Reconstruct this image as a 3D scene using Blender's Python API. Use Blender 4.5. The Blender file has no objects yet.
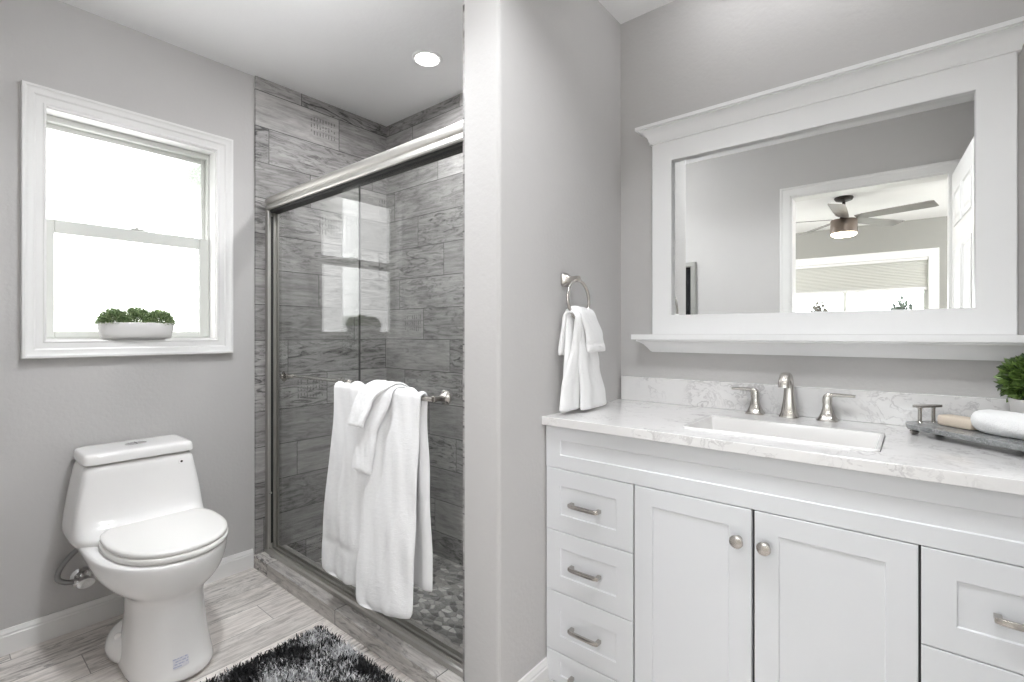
import bpy, bmesh, math, random
import numpy as np
from mathutils import Vector, Matrix

scene = bpy.context.scene
COL = scene.collection
PI = math.pi

# ------------------------------------------------------------------ camera
cam_d = bpy.data.cameras.new('camera')
cam_d.sensor_width = 36.0
cam_d.lens = 488.0 / 1024.0 * 36.0
cam_d.shift_y = -7.8 / 1024.0
cam_d.clip_start = 0.02
cam = bpy.data.objects.new('camera', cam_d)
cam.location = (0.0, 0.0, 1.16)
cam.rotation_euler = (PI / 2, 0, math.radians(39.63))
COL.objects.link(cam)
scene.camera = cam

# ------------------------------------------------------------------ world, exposure, lights
world = bpy.data.worlds.new('world')
world.use_nodes = True
world.node_tree.nodes['Background'].inputs[0].default_value = (0.93, 0.97, 1.0, 1)
world.node_tree.nodes['Background'].inputs[1].default_value = 10.0
scene.world = world
vs = scene.view_settings
vs.view_transform = 'Standard'
vs.look = 'None'
vs.exposure = 0.07
vs.gamma = 1.0
vs.use_curve_mapping = False
scene.cycles.use_denoising = True
scene.cycles.max_bounces = 14
scene.cycles.diffuse_bounces = 6
scene.cycles.glossy_bounces = 8
scene.cycles.transparent_max_bounces = 16
scene.cycles.caustics_reflective = False
scene.cycles.caustics_refractive = False

def area_light(name, loc, size, power, color=(1, 1, 1), rot=(0, 0, 0), size_y=None, spread=180):
    d = bpy.data.lights.new(name, 'AREA')
    d.shape = 'DISK' if size_y is None else 'RECTANGLE'
    d.size = size
    if size_y is not None:
        d.size_y = size_y
    d.energy = power
    d.color = color
    d.spread = math.radians(spread)
    o = bpy.data.objects.new(name, d)
    o.location = loc
    o.rotation_euler = rot
    COL.objects.link(o)
    return o

def point_light(name, loc, radius, power, color=(1, 1, 1)):
    d = bpy.data.lights.new(name, 'POINT')
    d.shadow_soft_size = radius
    d.energy = power
    d.color = color
    o = bpy.data.objects.new(name, d)
    o.location = loc
    COL.objects.link(o)
    return o

FANX, FANY = -0.523, -1.85
FILL_HANG = (-1.50, 0.60)
LAMPZ = 2.27
point_light('fill_lamp_bulb', (FILL_HANG[0], FILL_HANG[1], LAMPZ - 0.075), 0.07, 7.5, (0.97, 0.985, 1.0))  # unseen hanging lamp added to brighten the bathroom and its ceiling
FILL_DOWN = [(-0.62, 0.78), (-1.66, 0.66), (-0.02, 0.74)]  # unseen bathroom downlights, added as fill light
FILL_DOWN_P = [6.2, 8.4, 4.0]
VBULBS = [(-0.52, 1.655, 2.34), (-0.30, 1.655, 2.34), (-0.08, 1.655, 2.34)]  # bulbs of the unseen vanity light, added for brightness
for vb in VBULBS:
    point_light('vanity_bulb', vb, 0.05, 0.65, (0.97, 0.98, 1.0))
for (lx, ly), lp in zip(FILL_DOWN, FILL_DOWN_P):
    area_light('fill_downlight', (lx, ly, 2.428), 0.16, lp, (0.95, 0.975, 1.0), spread=132)
area_light('shower_lamp', (-1.755, 1.499, 2.428), 0.09, 9.5, (0.98, 0.985, 1.0), spread=172)
area_light('bedroom_fill_downlight', (-0.30, -1.05, 2.428), 0.30, 8.0, (0.98, 0.985, 1.0))  # unseen bedroom downlight added for frontal fill through the doorway
point_light('bedroom_fill_bulb', (-2.4, -1.9, 2.1), 0.15, 112.0, (0.98, 0.985, 1.0))  # this and the next: unseen lamps added to brighten the bedroom
point_light('bedroom_fill_bulb', (1.6, -2.3, 2.1), 0.15, 125.0, (0.98, 0.985, 1.0))
# daylight portal in the bedroom window
pt = area_light('bedroom_window_portal', (-0.67, -3.50, 1.26), 1.54, 1.0, rot=(PI / 2, 0, 0), size_y=0.78)
pt.data.cycles.is_portal = True

# ------------------------------------------------------------------ key planes
XW, YW, XP0, XP1, YE = -2.54, 1.845, -1.093, -0.943, 1.079
XR, YD, ZC = 0.36, -0.01, 2.44
XT, YT = -2.528, 1.833          # tile faces in the shower

# ------------------------------------------------------------------ materials
def mat_new(name):
    m = bpy.data.materials.new(name)
    m.use_nodes = True
    nt = m.node_tree
    b = nt.nodes['Principled BSDF']
    return m, nt, b

def N(nt, t, **kw):
    n = nt.nodes.new(t)
    for k, v in kw.items():
        if k.startswith('i_'):
            n.inputs[k[2:]].default_value = v
        else:
            setattr(n, k, v)
    return n

def link(nt, a, b):
    nt.links.new(a, b)

def MATH(nt, op, a, b=None, c=None, clamp=False):
    n = nt.nodes.new('ShaderNodeMath')
    n.operation = op
    n.use_clamp = clamp
    for i, v in enumerate((a, b, c)):
        if v is None:
            continue
        if isinstance(v, (int, float)):
            n.inputs[i].default_value = v
        else:
            nt.links.new(v, n.inputs[i])
    return n.outputs[0]

def MIX(nt, f, a, b, blend='MIX'):
    n = nt.nodes.new('ShaderNodeMix')
    n.data_type = 'RGBA'
    n.blend_type = blend
    for i, v in ((0, f), (6, a), (7, b)):
        if isinstance(v, (int, float)):
            n.inputs[i].default_value = v
        elif isinstance(v, tuple):
            n.inputs[i].default_value = (*v, 1) if len(v) == 3 else v
        else:
            nt.links.new(v, n.inputs[i])
    return n.outputs[2]

def RAMP(nt, f, stops):
    n = nt.nodes.new('ShaderNodeValToRGB')
    cr = n.color_ramp
    while len(cr.elements) < len(stops):
        cr.elements.new(0.5)
    for e, (p, c) in zip(cr.elements, stops):
        e.position = p
        e.color = (c, c, c, 1) if isinstance(c, (int, float)) else (*c, 1)
    nt.links.new(f, n.inputs[0])
    return n.outputs[0]

def COMB(nt, x, y, z):
    n = nt.nodes.new('ShaderNodeCombineXYZ')
    for i, v in enumerate((x, y, z)):
        if isinstance(v, (int, float)):
            n.inputs[i].default_value = v
        else:
            nt.links.new(v, n.inputs[i])
    return n.outputs[0]

def NOISE(nt, vec, scale, detail=3.0, rough=0.5, dist=0.0):
    n = nt.nodes.new('ShaderNodeTexNoise')
    n.inputs['Scale'].default_value = scale
    n.inputs['Detail'].default_value = detail
    n.inputs['Roughness'].default_value = rough
    n.inputs['Distortion'].default_value = dist
    nt.links.new(vec, n.inputs['Vector'])
    return n.outputs[0]

def OBJC(nt):
    return nt.nodes.new('ShaderNodeTexCoord').outputs['Object']

def BUMP(nt, b, h, strength, distance):
    n = nt.nodes.new('ShaderNodeBump')
    n.inputs['Strength'].default_value = strength
    n.inputs['Distance'].default_value = distance
    nt.links.new(h, n.inputs['Height'])
    nt.links.new(n.outputs[0], b.inputs['Normal'])

def plain(name, col, rough=0.5, metal=0.0, noise=0.0, bump=None, coat=0.0, spec=None):
    m, nt, b = mat_new(name)
    b.inputs['Roughness'].default_value = rough
    b.inputs['Metallic'].default_value = metal
    if coat:
        b.inputs['Coat Weight'].default_value = coat
        b.inputs['Coat Roughness'].default_value = 0.05
    if spec is not None:
        b.inputs['Specular IOR Level'].default_value = spec
    oc = OBJC(nt)
    n = NOISE(nt, oc, 14.0, 3)
    lo = tuple(max(0, c * (1 - noise)) for c in col)
    hi = tuple(min(1, c * (1 + noise)) for c in col)
    link(nt, MIX(nt, n, lo, hi), b.inputs['Base Color'])
    if bump:
        BUMP(nt, b, NOISE(nt, oc, bump[0], 3), bump[1], bump[2])
    return m

def emitter(name, col, strength):
    m, nt, b = mat_new(name)
    b.inputs['Base Color'].default_value = (*col, 1)
    b.inputs['Emission Color'].default_value = (*col, 1)
    b.inputs['Emission Strength'].default_value = strength
    return m

def plank_mat(name, au, av, L, W, cols, grout, off=0.37, v0=0.0, u0=0.0, rough=0.45, grain=1.0, gw=0.0018, tone=0.35, dark=0.95, seed=0.0, marks=0.86, vz=False):
    """wood-look porcelain planks: au/av are the object axes along / across the plank"""
    m, nt, b = mat_new(name)
    sep = nt.nodes.new('ShaderNodeSeparateXYZ')
    link(nt, OBJC(nt), sep.inputs[0])
    u = MATH(nt, 'SUBTRACT', sep.outputs[au], u0)
    v = MATH(nt, 'SUBTRACT', MATH(nt, 'ADD', sep.outputs[1], sep.outputs[2]) if vz else sep.outputs[av], v0)
    vr = MATH(nt, 'DIVIDE', v, W)
    row = MATH(nt, 'FLOOR', vr)
    sh = MATH(nt, 'MULTIPLY', MATH(nt, 'FRACT', MATH(nt, 'MULTIPLY', row, off)), 1.0)
    uu = MATH(nt, 'ADD', MATH(nt, 'DIVIDE', u, L), sh)
    colm = MATH(nt, 'FLOOR', uu)
    wn = nt.nodes.new('ShaderNodeTexWhiteNoise')
    wn.noise_dimensions = '3D'
    link(nt, COMB(nt, row, colm, 3.7 + seed), wn.inputs['Vector'])
    rnd = wn.outputs['Value']
    rc = nt.nodes.new('ShaderNodeSeparateColor')
    link(nt, wn.outputs['Color'], rc.inputs[0])
    fu = MATH(nt, 'MULTIPLY', MATH(nt, 'FRACT', uu), L)
    fv = MATH(nt, 'MULTIPLY', MATH(nt, 'FRACT', vr), W)
    e = MATH(nt, 'MINIMUM', MATH(nt, 'MINIMUM', fu, MATH(nt, 'SUBTRACT', L, fu)),
             MATH(nt, 'MINIMUM', fv, MATH(nt, 'SUBTRACT', W, fv)))
    gm = MATH(nt, 'LESS_THAN', e, gw)
    ru = MATH(nt, 'MULTIPLY', rnd, 31.0)
    rv = MATH(nt, 'MULTIPLY', rc.outputs[1], 17.0)
    g1 = COMB(nt, MATH(nt, 'ADD', MATH(nt, 'MULTIPLY', u, 2.2), ru), MATH(nt, 'ADD', MATH(nt, 'MULTIPLY', v, 26.0), rv), rnd)
    fine = NOISE(nt, g1, 2.4, 7, 0.66, 0.5)
    g2 = COMB(nt, MATH(nt, 'ADD', MATH(nt, 'MULTIPLY', u, 2.6), rv), MATH(nt, 'ADD', MATH(nt, 'MULTIPLY', v, 11.0), ru), rnd)
    broad = NOISE(nt, g2, 1.2, 4, 0.55, 1.6)
    streak = RAMP(nt, NOISE(nt, g2, 2.3, 6, 0.72, 2.2), [(0.0, 1.0), (0.38, 0.9), (0.50, 0.15), (0.60, 0.0)])
    base = RAMP(nt, MATH(nt, 'ADD', MATH(nt, 'MULTIPLY', fine, 0.62 * grain), MATH(nt, 'MULTIPLY', broad, 0.42)),
                [(0.30, cols[0]), (0.50, cols[1]), (0.68, cols[2])])
    amt = MATH(nt, 'MULTIPLY', streak, MATH(nt, 'MULTIPLY', MATH(nt, 'ADD', 0.25, MATH(nt, 'POWER', rc.outputs[2], 1.3)), dark))
    base = MIX(nt, amt, base, tuple(c * 0.36 for c in cols[0]))
    px = MATH(nt, 'MULTIPLY', MATH(nt, 'GREATER_THAN', fu, L - 0.17), MATH(nt, 'LESS_THAN', fu, L - 0.02))
    pz = MATH(nt, 'MULTIPLY', MATH(nt, 'GREATER_THAN', fv, W * 0.22), MATH(nt, 'LESS_THAN', fv, W * 0.80))
    strk = MATH(nt, 'LESS_THAN', MATH(nt, 'FRACT', MATH(nt, 'DIVIDE', fu, 0.017)), 0.38)
    rowk = MATH(nt, 'GREATER_THAN', MATH(nt, 'FRACT', MATH(nt, 'DIVIDE', fv, 0.036)), 0.3)
    brk = MATH(nt, 'GREATER_THAN', NOISE(nt, COMB(nt, MATH(nt, 'MULTIPLY', u, 60.0), MATH(nt, 'MULTIPLY', v, 60.0), 0.0), 1.0, 2), 0.46)
    pm = MATH(nt, 'MULTIPLY', MATH(nt, 'MULTIPLY', px, pz), MATH(nt, 'MULTIPLY', MATH(nt, 'MULTIPLY', strk, rowk), MATH(nt, 'MULTIPLY', brk, MATH(nt, 'GREATER_THAN', rnd, marks))))
    base = MIX(nt, MATH(nt, 'MULTIPLY', pm, 0.65), base, tuple(c * 0.4 for c in cols[0]))
    bc = nt.nodes.new('ShaderNodeHueSaturation')
    link(nt, base, bc.inputs['Color'])
    link(nt, MATH(nt, 'ADD', 1.0 - tone / 2, MATH(nt, 'MULTIPLY', rc.outputs[0], tone)), bc.inputs['Value'])
    fin = MIX(nt, gm, bc.outputs[0], grout)
    link(nt, fin, b.inputs['Base Color'])
    b.inputs['Roughness'].default_value = rough
    hb = MATH(nt, 'ADD', MATH(nt, 'MULTIPLY', fine, 0.25), MATH(nt, 'MULTIPLY', gm, -1.0))
    BUMP(nt, b, hb, 0.35, 0.0015)
    return m

def marble_mat(name, base, vein, scale=3.0, amount=1.0, rough=0.12, dark_base=None):
    m, nt, b = mat_new(name)
    oc = OBJC(nt)
    warp = nt.nodes.new('ShaderNodeTexNoise')
    warp.inputs['Scale'].default_value = scale * 1.3
    warp.inputs['Detail'].default_value = 4
    link(nt, oc, warp.inputs['Vector'])
    va = nt.nodes.new('ShaderNodeVectorMath')
    va.operation = 'MULTIPLY_ADD'
    link(nt, warp.outputs['Color'], va.inputs[0])
    va.inputs[1].default_value = (0.35, 0.35, 0.35)
    link(nt, oc, va.inputs[2])
    n1 = NOISE(nt, va.outputs[0], scale, 6, 0.62)
    v1 = RAMP(nt, MATH(nt, 'ABSOLUTE', MATH(nt, 'SUBTRACT', n1, 0.5)), [(0.0, 1.0), (0.006, 0.7), (0.020, 0.0), (1, 0)])
    n2 = NOISE(nt, va.outputs[0], scale * 3.1, 6, 0.6)
    v2 = RAMP(nt, MATH(nt, 'ABSOLUTE', MATH(nt, 'SUBTRACT', n2, 0.47)), [(0.0, 0.9), (0.010, 0.5), (0.024, 0.0), (1, 0)])
    msk = RAMP(nt, NOISE(nt, oc, scale * 1.6, 3), [(0.40, 0.0), (0.62, 1.0)])
    cloud = RAMP(nt, NOISE(nt, va.outputs[0], scale * 0.9, 5, 0.6), [(0.35, 0.0), (0.7, 1.0)])
    lo = dark_base or tuple(c * 0.94 for c in base)
    c = MIX(nt, cloud, base, lo)
    vv = MATH(nt, 'MULTIPLY', MATH(nt, 'MAXIMUM', v1, v2), MATH(nt, 'MULTIPLY', msk, amount), clamp=True)
    c = MIX(nt, vv, c, vein)
    link(nt, c, b.inputs['Base Color'])
    b.inputs['Roughness'].default_value = rough
    return m

def glass_mat(name, tint):
    m, nt, b = mat_new(name)
    nt.nodes.remove(b)
    out = nt.nodes['Material Output']
    geo = nt.nodes.new('ShaderNodeNewGeometry')
    dot = nt.nodes.new('ShaderNodeVectorMath')
    dot.operation = 'DOT_PRODUCT'
    link(nt, geo.outputs['Incoming'], dot.inputs[0])
    link(nt, geo.outputs['Normal'], dot.inputs[1])
    c = MATH(nt, 'ABSOLUTE', dot.outputs['Value'])
    f = MATH(nt, 'ADD', 0.042, MATH(nt, 'MULTIPLY', MATH(nt, 'POWER', MATH(nt, 'SUBTRACT', 1.0, c, clamp=True), 5.0), 0.95))
    tr = nt.nodes.new('ShaderNodeBsdfTransparent')
    n = NOISE(nt, OBJC(nt), 3.0, 2)
    link(nt, MIX(nt, n, tint, tuple(t * 1.01 for t in tint)), tr.inputs[0])
    gl = nt.nodes.new('ShaderNodeBsdfGlossy')
    gl.inputs['Roughness'].default_value = 0.0
    mx = nt.nodes.new('ShaderNodeMixShader')
    link(nt, f, mx.inputs[0])
    link(nt, tr.outputs[0], mx.inputs[1])
    link(nt, gl.outputs[0], mx.inputs[2])
    link(nt, mx.outputs[0], out.inputs[0])
    return m

def leaf_mat(name, dark, light, rough=0.45):
    m, nt, b = mat_new(name)
    geo = nt.nodes.new('ShaderNodeNewGeometry')
    link(nt, MIX(nt, geo.outputs['Random Per Island'], dark, light), b.inputs['Base Color'])
    b.inputs['Roughness'].default_value = rough
    return m

def terry_mat(name, col=(0.925, 0.925, 0.93)):
    m, nt, b = mat_new(name)
    oc = OBJC(nt)
    b.inputs['Base Color'].default_value = (*col, 1)
    b.inputs['Roughness'].default_value = 0.95
    b.inputs['Specular IOR Level'].default_value = 0.1
    b.inputs['Sheen Weight'].default_value = 0.25
    vor = nt.nodes.new('ShaderNodeTexVoronoi')
    vor.inputs['Scale'].default_value = 380
    link(nt, oc, vor.inputs['Vector'])
    h = MATH(nt, 'ADD', vor.outputs['Distance'], MATH(nt, 'MULTIPLY', NOISE(nt, oc, 70, 4, 0.65), 2.2))
    BUMP(nt, b, h, 0.5, 0.002)
    return m

M = {}
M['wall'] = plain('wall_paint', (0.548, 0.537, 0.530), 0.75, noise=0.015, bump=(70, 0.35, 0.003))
M['ceiling'] = plain('ceiling_paint', (0.91, 0.91, 0.91), 0.85, noise=0.01, bump=(60, 0.25, 0.003))
M['ceiling2'] = plain('bedroom_ceiling_paint', (0.9, 0.9, 0.9), 0.85, noise=0.01)
M['trim'] = plain('white_trim_paint', (0.80, 0.795, 0.785), 0.4, noise=0.01)
M['vinyl'] = plain('white_vinyl', (0.64, 0.65, 0.62), 0.35, noise=0.01)
M['cab'] = plain('cabinet_paint', (0.745, 0.755, 0.775), 0.35, noise=0.008)
M['frame'] = plain('mirror_frame_paint', (0.88, 0.88, 0.88), 0.4, noise=0.008)
M['cabdark'] = plain('cabinet_interior', (0.12, 0.12, 0.12), 0.7)
M['nickel'] = plain('brushed_nickel', (0.54, 0.515, 0.485), 0.25, 1.0, noise=0.05)
M['nickel_light'] = plain('satin_nickel', (0.54, 0.525, 0.50), 0.46, 1.0, noise=0.04)
M['chrome'] = plain('chrome', (0.8, 0.8, 0.8), 0.1, 1.0, noise=0.02)
M['hose'] = plain('braided_hose', (0.30, 0.30, 0.295), 0.35, 1.0, noise=0.2, bump=(500, 0.6, 0.002))
M['porcelain'] = plain('porcelain', (0.88, 0.87, 0.86), 0.12, noise=0.004, coat=0.3)
M['seat'] = plain('toilet_seat_plastic', (0.84, 0.825, 0.805), 0.22, noise=0.004)
M['ceramic'] = plain('planter_ceramic', (0.76, 0.75, 0.74), 0.45, noise=0.015)
M['black'] = plain('black_gloss', (0.012, 0.012, 0.014), 0.2, noise=0.1)
M['gasket'] = plain('dark_gasket', (0.03, 0.03, 0.028), 0.6, noise=0.1)
M['greyframe'] = plain('grey_picture_frame', (0.42, 0.42, 0.40), 0.35, 0.4, noise=0.04)
M['soap'] = plain('cream_soap', (0.74, 0.64, 0.53), 0.55, noise=0.03)
M['soil'] = plain('dark_soil', (0.03, 0.025, 0.02), 0.9, noise=0.4)
M['mirror'] = plain('mirror_silver', (0.93, 0.94, 0.93), 0.0, 1.0)
M['glass'] = glass_mat('shower_glass', (0.97, 0.978, 0.974))
M['winglass'] = glass_mat('window_glass', (0.97, 0.98, 0.97))
M['towel'] = terry_mat('white_terry')
M['towel2'] = terry_mat('white_cotton', (0.95, 0.95, 0.95))
M['tile_left'] = plank_mat('wood_look_tile_left', 1, 2, 0.61, 0.1785, [(0.18, 0.172, 0.166), (0.355, 0.343, 0.335), (0.50, 0.486, 0.476)], (0.07, 0.068, 0.066), off=0.36, v0=2.374 - 14 * 0.1785, u0=0.095)
M['tile_back'] = plank_mat('wood_look_tile_back', 0, 2, 0.61, 0.1785, [(0.18, 0.172, 0.166), (0.355, 0.343, 0.335), (0.50, 0.486, 0.476)], (0.07, 0.068, 0.066), off=0.36, v0=2.374 - 14 * 0.1785, u0=-0.03, seed=5.0)
M['tile_curb'] = plank_mat('wood_look_tile_curb', 0, 1, 0.60, 0.30, [(0.28, 0.26, 0.245), (0.50, 0.475, 0.45), (0.66, 0.63, 0.60)], (0.07, 0.068, 0.066), v0=0.90, u0=0.02, seed=9.0, marks=0.6, vz=True)
M['floor'] = plank_mat('wood_look_floor', 1, 0, 0.92, 0.155, [(0.38, 0.345, 0.32), (0.70, 0.655, 0.62), (0.86, 0.82, 0.785)], (0.30, 0.28, 0.265), off=0.41, v0=-2.63, u0=0.2, rough=0.4, tone=0.25, dark=1.15, gw=0.0014, marks=2.0)
M['counter'] = marble_mat('marble_counter', (0.84, 0.83, 0.825), (0.36, 0.34, 0.345), 4.2, 0.55, 0.10)
M['tray'] = marble_mat('grey_marble', (0.30, 0.31, 0.31), (0.62, 0.62, 0.62), 14.0, 0.7, 0.22, (0.13, 0.135, 0.14))
M['leaf_box'] = leaf_mat('boxwood_leaf', (0.015, 0.04, 0.008), (0.20, 0.31, 0.08), 0.3)
M['leaf_sprig'] = leaf_mat('sprig_leaf', (0.08, 0.15, 0.05), (0.45, 0.56, 0.30), 0.6)
M['stem'] = plain('plant_stem', (0.06, 0.07, 0.03), 0.7)
M['bush'] = leaf_mat('outdoor_leaf', (0.010, 0.013, 0.010), (0.06, 0.075, 0.055), 0.7)
M['bush2'] = leaf_mat('outdoor_dry_leaf', (0.03, 0.024, 0.018), (0.09, 0.075, 0.06), 0.7)
M['fanwood'] = plain('fan_blade_wood', (0.20, 0.185, 0.175), 0.45, noise=0.15)
M['fanmotor'] = plain('fan_motor_bronze', (0.16, 0.125, 0.10), 0.45, 0.3, noise=0.08)
M['fandark'] = plain('fan_dark_metal', (0.035, 0.028, 0.024), 0.4, 0.5)
M['fanlight'] = emitter('fan_lens_glow', (1.0, 0.86, 0.66), 14.0)
M['lens'] = emitter('downlight_lens_glow', (1.0, 0.98, 0.94), 6.0)
M['globe'] = emitter('vanity_globe_glow', (1.0, 0.97, 0.93), 1.5)
M['carpet'] = plain('bedroom_carpet', (0.45, 0.42, 0.38), 0.95, noise=0.1, bump=(300, 0.4, 0.005))
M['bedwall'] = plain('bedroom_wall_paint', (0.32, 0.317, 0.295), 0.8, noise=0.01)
M['soilground'] = plain('outdoor_ground', (0.5, 0.5, 0.46), 0.9, noise=0.15)

def shade_mat():
    m, nt, b = mat_new('pleated_shade_fabric')
    sep = nt.nodes.new('ShaderNodeSeparateXYZ')
    link(nt, OBJC(nt), sep.inputs[0])
    f = MATH(nt, 'FRACT', MATH(nt, 'DIVIDE', sep.outputs[2], 0.02))
    link(nt, MIX(nt, f, (0.60, 0.60, 0.56), (0.70, 0.70, 0.67)), b.inputs['Base Color'])
    b.inputs['Roughness'].default_value = 0.9
    return m
M['shade'] = shade_mat()

def pane_mat():
    """obscured (frosted) window glass lit by the daylight behind it"""
    m, nt, b = mat_new('frosted_daylit_pane')
    oc = OBJC(nt)
    n = NOISE(nt, oc, 2.6, 3, 0.6)
    grain = NOISE(nt, oc, 160, 2)
    sep = nt.nodes.new('ShaderNodeSeparateXYZ')
    link(nt, oc, sep.inputs[0])
    # the neighbour's foliage shows as a dim blur through the upper far corner of the glass
    dy = MATH(nt, 'DIVIDE', MATH(nt, 'SUBTRACT', sep.outputs[1], 0.84), 0.22)
    dz = MATH(nt, 'DIVIDE', MATH(nt, 'SUBTRACT', sep.outputs[2], 1.93), 0.22)
    d = MATH(nt, 'SQRT', MATH(nt, 'ADD', MATH(nt, 'MULTIPLY', dy, dy), MATH(nt, 'MULTIPLY', dz, dz)))
    k = RAMP(nt, MATH(nt, 'ADD', d, MATH(nt, 'MULTIPLY', MATH(nt, 'SUBTRACT', n, 0.5), 1.6)), [(0.1, 1.0), (1.0, 0.0)])
    k2 = MATH(nt, 'MULTIPLY', k, MATH(nt, 'ADD', 0.75, MATH(nt, 'MULTIPLY', grain, 0.4)))
    col = MIX(nt, k2, (1.0, 1.0, 1.0), (0.17, 0.185, 0.165))
    link(nt, col, b.inputs['Emission Color'])
    b.inputs['Emission Strength'].default_value = 3.6
    b.inputs['Base Color'].default_value = (0.15, 0.16, 0.15, 1)
    b.inputs['Roughness'].default_value = 0.35
    BUMP(nt, b, grain, 0.4, 0.002)
    return m
M['pane'] = pane_mat()

def pebble_mat():
    m, nt, b = mat_new('pebble_mosaic')
    oc = OBJC(nt)
    mp = nt.nodes.new('ShaderNodeMapping')
    mp.inputs['Scale'].default_value = (26, 40, 1)
    link(nt, oc, mp.inputs[0])
    wv = nt.nodes.new('ShaderNodeTexNoise')
    wv.inputs['Scale'].default_value = 6
    link(nt, oc, wv.inputs['Vector'])
    va = nt.nodes.new('ShaderNodeVectorMath')
    va.operation = 'MULTIPLY_ADD'
    link(nt, wv.outputs['Color'], va.inputs[0])
    va.inputs[1].default_value = (1.2, 1.2, 0)
    link(nt, mp.outputs[0], va.inputs[2])
    v1 = nt.nodes.new('ShaderNodeTexVoronoi')
    v1.inputs['Scale'].default_value = 1.0
    v1.voronoi_dimensions = '2D'
    link(nt, va.outputs[0], v1.inputs['Vector'])
    v2 = nt.nodes.new('ShaderNodeTexVoronoi')
    v2.inputs['Scale'].default_value = 1.0
    v2.voronoi_dimensions = '2D'
    v2.feature = 'DISTANCE_TO_EDGE'
    link(nt, va.outputs[0], v2.inputs['Vector'])
    sc = nt.nodes.new('ShaderNodeSeparateColor')
    link(nt, v1.outputs['Color'], sc.inputs[0])
    c = RAMP(nt, sc.outputs[0], [(0.0, (0.10, 0.095, 0.09)), (0.4, (0.30, 0.29, 0.275)), (0.75, (0.50, 0.48, 0.46)), (1.0, (0.85, 0.83, 0.80))])
    gm = RAMP(nt, v2.outputs['Distance'], [(0.04, 1.0), (0.09, 0.0)])
    c = MIX(nt, MATH(nt, 'MULTIPLY', NOISE(nt, oc, 60, 3), 0.35), c, (0.5, 0.48, 0.46))
    link(nt, MIX(nt, gm, c, (0.33, 0.32, 0.31)), b.inputs['Base Color'])
    b.inputs['Roughness'].default_value = 0.35
    BUMP(nt, b, RAMP(nt, v2.outputs['Distance'], [(0.0, 0.0), (0.25, 1.0)]), 0.8, 0.006)
    return m
M['pebble'] = pebble_mat()

def rug_mat():
    m, nt, b = mat_new('shag_pile')
    oc = OBJC(nt)
    n = NOISE(nt, oc, 5.5, 3, 0.6, 0.6)
    geo = nt.nodes.new('ShaderNodeNewGeometry')
    rr = geo.outputs['Random Per Island']
    x = MATH(nt, 'ADD', n, MATH(nt, 'MULTIPLY', MATH(nt, 'SUBTRACT', rr, 0.5), 0.24))
    c = RAMP(nt, x, [(0.46, (0.006, 0.006, 0.007)), (0.53, (0.03, 0.03, 0.032)), (0.56, (0.32, 0.32, 0.33)), (0.63, (0.64, 0.64, 0.65))])
    link(nt, c, b.inputs['Base Color'])
    b.inputs['Roughness'].default_value = 0.6
    return m
M['rug'] = rug_mat()

def sticker_mat():
    m, nt, b = mat_new('printed_sticker')
    sep = nt.nodes.new('ShaderNodeSeparateXYZ')
    link(nt, OBJC(nt), sep.inputs[0])
    f = MATH(nt, 'FRACT', MATH(nt, 'DIVIDE', sep.outputs[2], 0.008))
    w = NOISE(nt, OBJC(nt), 170, 2)
    k = MATH(nt, 'MULTIPLY', MATH(nt, 'LESS_THAN', f, 0.4), MATH(nt, 'GREATER_THAN', w, 0.47))
    link(nt, MIX(nt, MATH(nt, 'MULTIPLY', k, 0.6), (0.78, 0.78, 0.83), (0.32, 0.35, 0.58)), b.inputs['Base Color'])
    b.inputs['Roughness'].default_value = 0.3
    return m
M['sticker'] = sticker_mat()

# ------------------------------------------------------------------ geometry helpers
def newbm():
    return bmesh.new()

def add_box(bm, x0, x1, y0, y1, z0, z1):
    vs_ = [bm.verts.new(p) for p in ((x0, y0, z0), (x1, y0, z0), (x1, y1, z0), (x0, y1, z0), (x0, y0, z1), (x1, y0, z1), (x1, y1, z1), (x0, y1, z1))]
    fs = [(0, 3, 2, 1), (4, 5, 6, 7), (0, 1, 5, 4), (1, 2, 6, 5), (2, 3, 7, 6), (3, 0, 4, 7)]
    return [bm.faces.new([vs_[i] for i in f]) for f in fs]

def add_quad(bm, pts):
    return bm.faces.new([bm.verts.new(p) for p in pts])

def add_loft(bm, secs, cap0=True, cap1=True, close=True):
    rings = [[bm.verts.new(p) for p in s] for s in secs]
    n = len(rings[0])
    for a, b in zip(rings[:-1], rings[1:]):
        for i in range(n if close else n - 1):
            j = (i + 1) % n
            bm.faces.new((a[i], a[j], b[j], b[i]))
    if cap0:
        bm.faces.new(rings[0][::-1])
    if cap1:
        bm.faces.new(rings[-1])
    return rings

def frame_of(d):
    d = Vector(d).normalized()
    up = Vector((0, 0, 1)) if abs(d.z) < 0.95 else Vector((1, 0, 0))
    a = d.cross(up).normalized()
    b = a.cross(d).normalized()
    return a, b

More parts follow.
